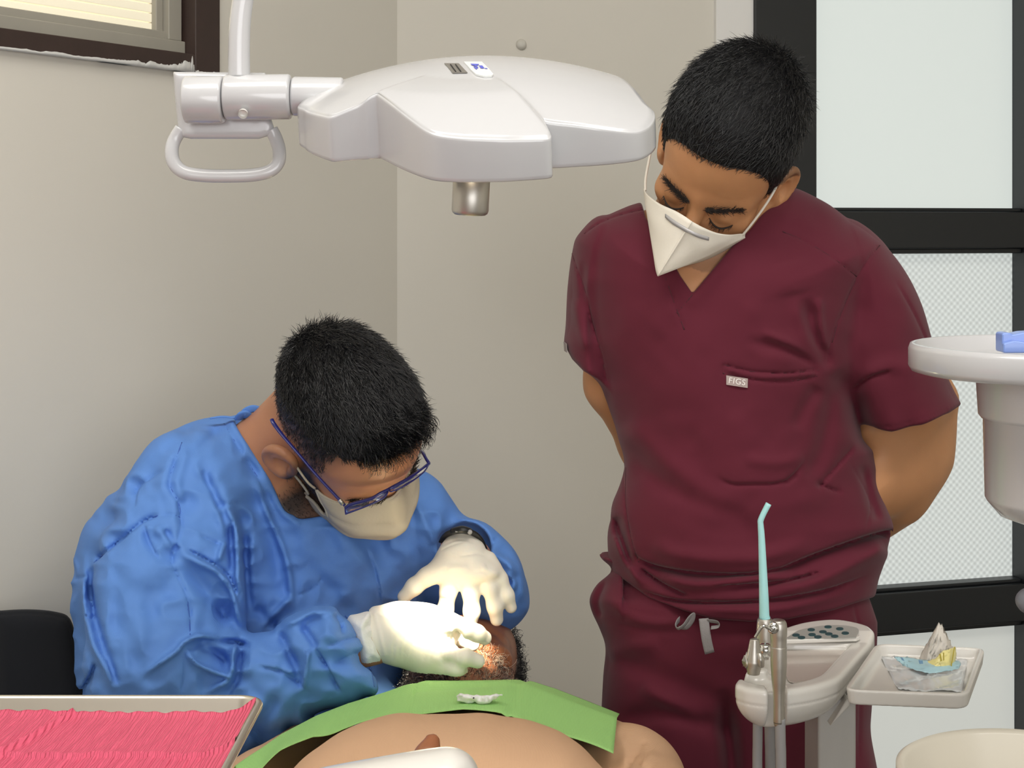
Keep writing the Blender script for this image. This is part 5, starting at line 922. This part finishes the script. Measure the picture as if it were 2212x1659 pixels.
    tube('watch_case', [P(978, 1147.5, wy-.027), P(998, 1144.5, wy-.033), P(1016, 1148.5, wy-.029)], [.0062, .0075, .0062], M['dark'], wo, nseg=12, flat=.7); lathe('watch_button', [(.0001, .0), (.003, 0), (.0032, .0015), (.003, .003)], P(1015, 1150, wy-.038), M['grey'], wo, 20, (0, 1, 0)); tube('watch_slot', [P(984, 1148, wy-.0365), P(997, 1147, wy-.0385)], .0013, M['grey'], wo, nseg=8, smooth=1)
    # gloves -- far hand, seen from its back, fingers pointing down
    dW, dK = yc-.03, yc-.08
    hp = Puff([(958, 1170), (980, 1152), (1015, 1150), (1040, 1172), (1052, 1196), (1078, 1222), (1080, 1244), (1060, 1256), (1030, 1262), (990, 1262), (962, 1252), (938, 1246), (928, 1226), (940, 1200)], yc-.07, .02, .022, ty=-.0003, smooth=3)
    gf = Folds(840, 1120, 1150, 1400); glove_wrinkle(gf, [[(950, 1180), (990, 1166), (1030, 1174)], [(945, 1192), (975, 1178), (1005, 1170)], [(990, 1203), (1025, 1196), (1050, 1200)], [(1022, 1240), (1042, 1234), (1056, 1240)], [(948, 1292), (962, 1294), (976, 1293)], [(1035, 1262), (1050, 1258)]])
    gf.add([(965, 1232), (985, 1226), (1015, 1228)], 8, .0015); gf.add([(1040, 1228), (1052, 1224)], 7, .0015)
    fing = [([(952, 1236, dK+.0), (922, 1246, dK-.004), (895, 1267, dK-.005), (873, 1289, dK-.002)], [.0125, .0112, .0104, .0086]), ([(976, 1225, dK+.006), (969, 1276, dK-.001), (962, 1318, dK+.004), (962, 1350, dK+.012)], [.0108, .0106, .01, .0088]), ([(1008, 1225, dK+.004), (1017, 1280, dK-.003), (1019, 1320, dK-.001), (1016, 1346, dK+.003)], [.0108, .0105, .0102, .0086]), ([(1036, 1222, dK+.008), (1058, 1270, dK+.0), (1069, 1310, dK+.002), (1073, 1338, dK+.008)], [.0102, .0099, .0097, .0084]), ([(1056, 1208, dK+.014), (1080, 1250, dK+.008), (1095, 1286, dK+.008), (1104, 1312, dK+.012)], [.0098, .0092, .0088, .0074])]
    def glove(X):
        q = pix(X); d = hp(X, *q); d = smin(d, chain(X, [P(1004, 1205, dW-.01), P(1003, 1225, dW-.025)], [.0285, .030], .01), .015)
        fs = [chain(X, [P(*p) for p in pp], r) for pp, r in fing]; f = fs[0]
        d = smin(d, fs[0], .012)
        for e in fs[1:]: d = smin(d, e, .0065)
        return d-gf(*q)*front(X, yc-.03, .02)
    go = sdf_mesh('glove', glove, P(830, 1385, 2.02)*[1, 0, 1]+[0, 1.8, 0], P(1160, 1130, 2.05)+[0, .02, 0], .0019, M['glove'], root); go['label'] = 'cream latex glove with spread fingers'
    # near hand, reaching in from the left
    yn = yc-.152
    np_ = Puff([(806, 1322), (822, 1312), (862, 1300), (915, 1301), (950, 1310), (985, 1332), (1000, 1352), (998, 1376), (985, 1398), (988, 1430), (978, 1456), (955, 1467), (915, 1466), (880, 1448), (850, 1430), (836, 1420), (826, 1384)], yn, .03, .035, smooth=3)
    nf = Folds(760, 1260, 1120, 1520)
    for i in range(15): x = 850+i*10; nf.add([(x+14, 1345+rng.uniform(0, 20)), (x+4, 1385), (x-2+rng.uniform(-6, 6), 1425+rng.uniform(0, 18))], 2.6, -.0014-.0010*rng.uniform(), 'crease', .4)
    for i in range(5): nf.add([(975+i*5, 1345+i*4), (984+i*4, 1380), (996+i*3, 1405)], 2.6, -.0022, 'crease', .3)
    nf.add([(808, 1322), (818, 1360), (832, 1420)], 4, .0012, 'ridge', .05); nf.add([(980, 1340), (992, 1375), (995, 1408)], 7, -.004)
    def glove2(X):
        q = pix(X); d = smin(np_(X, *q), chain(X, [P(822, 1372, yn), P(850, 1372, yn)], [.031, .034], .01), .015)
        i1 = chain(X, [P(968, 1342, yn-.018), P(1005, 1358, yn-.024), P(1030, 1368, yn-.016), P(1047, 1378, yn-.004)], [.0125, .0108, .0098, .0086]); i2 = chain(X, [P(970, 1408, yn-.02), P(1000, 1418, yn-.026), P(1032, 1428, yn-.016)], [.0118, .0106, .0088])
        i3 = chain(X, [P(960, 1440, yn-.012), P(985, 1444, yn-.022), P(996, 1450, yn-.012)], [.0115, .0098, .0084]); i4 = chain(X, [P(960, 1452, yn+.008), P(985, 1456, yn+.002), P(994, 1458, yn+.012)], [.01, .0088, .0075]); th = chain(X, [P(940, 1360, yn+.03), P(985, 1372, yn+.045), P(1020, 1392, yn+.035)], [.013, .0115, .009])
        for e in (i1, i2, i3, i4, th): d = smin(d, e, .007)
        return d-nf(*q)*front(X, yn+.01, .02)
    go = sdf_mesh('glove', glove2, P(780, 1500, 1.78)-[0, .02, 0], P(1080, 1280, 1.98)+[0, .02, 0], .0019, M['glove'], root); go['label'] = 'cream latex glove in the lamp light'
dentist()
# ---- the patient lying back, with the bib
def patient():
    fr = Frame(P(1000, 1486, 2.06), (1, .0, -.06), (.03, -.16, .98)); rt = empty('person', (0, 1.7, 0), 'patient lying back in a beige shirt, bearded head under the gloved hands', 'person')
    fr.c = P(1000, 1478, 2.06)
    rt.location = (float(fr.c[0]), 1.6, 0.)
    bz = .838; bc = P(958, 1500, 1.5); by = Puff([(1, 1), (2, 1), (2, 2)], 1, 1, 1) if False else None
    bd = Folds(500, 1480, 1560, 1800); bd.add([(1340, 1588), (1352, 1620), (1350, 1660)], 9, .003); bd.add([(1395, 1598), (1378, 1628), (1358, 1655), (1350, 1690)], 6, -.004, 'step', .1); bd.add([(1420, 1622), (1392, 1648), (1376, 1690)], 7, .003); bd.add([(1355, 1640), (1400, 1665), (1430, 1700)], 7, -.003); bd.noise(60, .0012, 3)
    def shirt(X):
        q = pix(X); d = smin(ell(X, (bc[0]-.05, 1.5, bz+.004), (.165, .34, .166)), ell(X, (bc[0]+.05, 1.5, bz+.004), (.165, .34, .166)), .04); d = smin(d, ell(X, (fr.c[0]-.01, 1.77, .825), (.2, .19, .122)), .05)
        d = smin(d, chain(X, [P(1255, 1640, 1.84), P(1360, 1685, 1.74), P(1440, 1790, 1.62)], [.058, .056, .05], .02), .015); d = smin(d, chain(X, [P(690, 1650, 1.83), P(560, 1740, 1.74), P(520, 1900, 1.6)], [.055, .055, .05], .02), .015)
        return d-bd(*q)
    so = sdf_mesh('shirt', shirt, (-.45, 1.12, .6), (.32, 2.02, 1.06), .0042, M['shirt'], rt)
    def skin(X):
        L = fr.loc(X); d = head_sdf(L, 1.05, True); d = smin(d, chain(X, [fr.w(0, -.03, -.07), P(1000, 1560, 1.9)], [.056, .06]), .025)
        d = np.minimum(d, ell(X, (bc[0], 1.55, bz-.02), (.18, .3, .15))); d = np.minimum(d, chain(X, [P(1360, 1700, 1.72), P(1440, 1790, 1.6), P(1300, 1900, 1.36)], [.042, .04, .03])); d = np.minimum(d, chain(X, [P(560, 1760, 1.72), P(540, 1930, 1.58), P(760, 1800, 1.43), P(860, 1710, 1.4)], [.04, .038, .03, .03]))
        k = P(860, 1725, 1.4); d = smin(d, cap(X, k, P(890, 1700, 1.39), .03, .026), .02)
        for i, (x, y, r) in enumerate(((933, 1603, .0075), (955, 1656, .009), (978, 1684, .009), (990, 1711, .008))): d = smin(d, chain(X, [P(905+i*8, 1690+i*12, 1.385), P((905+i*8+x)/2+4, (1665+y)/2+i*6, 1.375), P(x, y, 1.385)], [.0125, .0115, r]), .008)
        return smin(d, chain(X, [P(870, 1700, 1.4), P(885, 1670, 1.415), P(905, 1655, 1.42)], [.014, .011, .009]), .008)
    b = sdf_mesh('body', skin, (-.42, 1.12, .62), (.3, 2.2, 1.14), .0035, M['skin3'], rt); V = verts(b); L = fr.loc(V); hd = np.linalg.norm(L, axis=1) < .19
    bm = np.clip((-.075-L[:, 2])/.02, 0, 1)*np.clip((L[:, 1]-.0)/.02, 0, 1)*hd*(1-np.exp(-((L[:, 0]/.028)**2+((L[:, 2]+.105)/.014)**2))); hm = np.clip((L[:, 2]-np.interp(L[:, 1], [-.1, -.02, 0, .03, .06, .1], [-.09, -.05, -.045, -.045, .02, .05]))/.02, 0, 1)*hd; stub(b, np.clip(bm*.35+hm*.9, 0, 1))
    hr = empty_part = None
    bi = rng.choice(np.where((bm > .35))[0], 1300); Nb = grad(skin, V[bi]); h1 = int(len(bi)*.55)
    gh = mat('grey_curly_beard', (182, 168, 152), .5); ho = strands('beard', V[bi[:h1]], rng.normal(size=(h1, 3)), Nb[:h1], .022, .00042, gh, rt, curl=.0042, nseg=9); ho['label'] = 'grey curly beard'
    strands('beard', V[bi[h1:]], rng.normal(size=(len(bi)-h1, 3)), Nb[h1:], .02, .00042, M['hair'], rt, curl=.004, nseg=9)['label'] = 'black beard curls'
    hi = rng.choice(np.where(hm > .3)[0], 7000); Nh = grad(skin, V[hi]); strands('hair', V[hi], rng.normal(size=(len(hi), 3)), Nh, .016, .00045, M['hair'], rt, curl=.003, nseg=6)
    # bib
    gr = weave(mat('green_bib_paper', (160, 210, 128), .8, spec=.15, trans=.0, var=.015, vscale=20), 260, .25)
    cols = [(500, 1668, 1.70, 520, 1700, 1.63), (560, 1628, 1.74, 566, 1668, 1.645), (610, 1596, 1.77, 606, 1630, 1.655), (690, 1560, 1.81, 676, 1584, 1.665), (760, 1527, 1.84, 740, 1564, 1.672), (830, 1499, 1.86, 800, 1553, 1.675), (885, 1480, 1.87, 850, 1543, 1.68), (922, 1470, 1.875, 900, 1540, 1.68), (1030, 1470, 1.875, 1000, 1535, 1.68), (1137, 1468, 1.875, 1095, 1542, 1.68), (1200, 1488, 1.865, 1172, 1572, 1.675), (1270, 1515, 1.85, 1256, 1603, 1.672), (1338, 1542, 1.83, 1325, 1628, 1.665)]
    sub = 8; a = np.array(cols, float); t = np.linspace(0, len(cols)-1, (len(cols)-1)*sub+1); c_ = np.stack([np.interp(t, np.arange(len(cols)), a[:, k]) for k in range(6)], 1); G = []
    for v in np.linspace(0, 1, 26):
        row = []
        for k, q in enumerate(c_):
            p = P(q[0], q[1], q[2])*(1-v)+P(q[3], q[4], q[5])*v; x = t[k]
            w_ = .013*max(0, 1-abs(v-.42)/(.42 if v < .42 else .58))+.0018*math.sin(x*2.1+3*v)*v+(.006*math.sin(x*1.3)*v*v*min(1, (6-x)/2.5) if x < 6 else 0)-.004*v*math.exp(-((x-5.4)/.8)**2)-.0035*math.exp(-((x-9)/.09)**2)-.002*math.exp(-((x-6.6)/.08)**2)-.003*math.exp(-((v-.5+.05*(x-8))/.05)**2)*(1 if 6.6 < x < 9 else 0); row.append(p+[0, 0, w_])
        G.append(row)
    bo = grid_surf('patient_bib', np.array(G), gr, None, .0006); tag(bo, 'bright green paper bib spread over the patient\'s chest', 'bib'); rimG = np.array(G)
    # cotton roll torn open
    def onb(px, py):
        ci = np.argmin(np.abs(rimG[:, :, 0]/rimG[:, :, 1]*F+CX-px)+np.abs(HY-(rimG[:, :, 2]-CZ)/rimG[:, :, 1]*F-py)); return rimG.reshape(-1, 3)[ci]
    base = onb(1034, 1510); d = base[1]-.006; wl = mat('white_gauze', (238, 238, 236), .9, sss=.1, bump=.4, bscale=300)
    cp = Puff([(986, 1500), (1010, 1500), (1040, 1502), (1082, 1499), (1080, 1505), (1066, 1512), (1058, 1518), (1044, 1521), (1034, 1523), (1026, 1516), (1020, 1521), (1004, 1519), (990, 1515), (985, 1508)], d-.008, .007, .0022, smooth=2); cf = Folds(960, 1480, 1110, 1540); cf.noise(7, .0008, 2)
    co = sdf_mesh('cotton_gauze', lambda X: (lambda q: cp(X, *q)-cf(*q))(pix(X)), P(970, 1535, d)-[0, .02, 0], P(1100, 1485, d)+[0, .02, 0], .0012, wl, None); tag(co, 'small torn strip of white gauze lying on the green bib', 'gauze')
patient()
def dental_chair():
    up_ = weave(mat('dark_blue_upholstery', (40, 56, 92), .5, spec=.3), 300, .1); c0 = np.array([-.06, 1.55, 0]); root = empty('dental_chair', c0, 'dark padded dental chair under the lying patient, mostly hidden', 'dental chair')
    sdf_mesh('back_cushion', lambda X: smax(ell(X, (c0[0], 1.73, .62), (.16, .47, .075)), np.abs(X[:, 2]-.62)-.06, .03), (c0[0]-.3, .95, .5), (c0[0]+.3, 2.26, .73), .008, up_, root)
    h_ = P(1000, 1600, 2.1); sdf_mesh('headrest', lambda X: ell(X, (h_[0], 2.1, .755), (.11, .12, .035)), (h_[0]-.14, 1.95, .68), (h_[0]+.14, 2.25, .82), .005, up_, root); tube('headrest_stem', [(h_[0], 2.1, .74), (h_[0], 2.08, .6)], .018, M['satin'], root, smooth=1)
    lathe('base_column', [(.17, 0), (.17, .05), (.12, .1), (.1, .56)], c0+[0, .1, 0], M['plast2'], root, 40)
dental_chair()
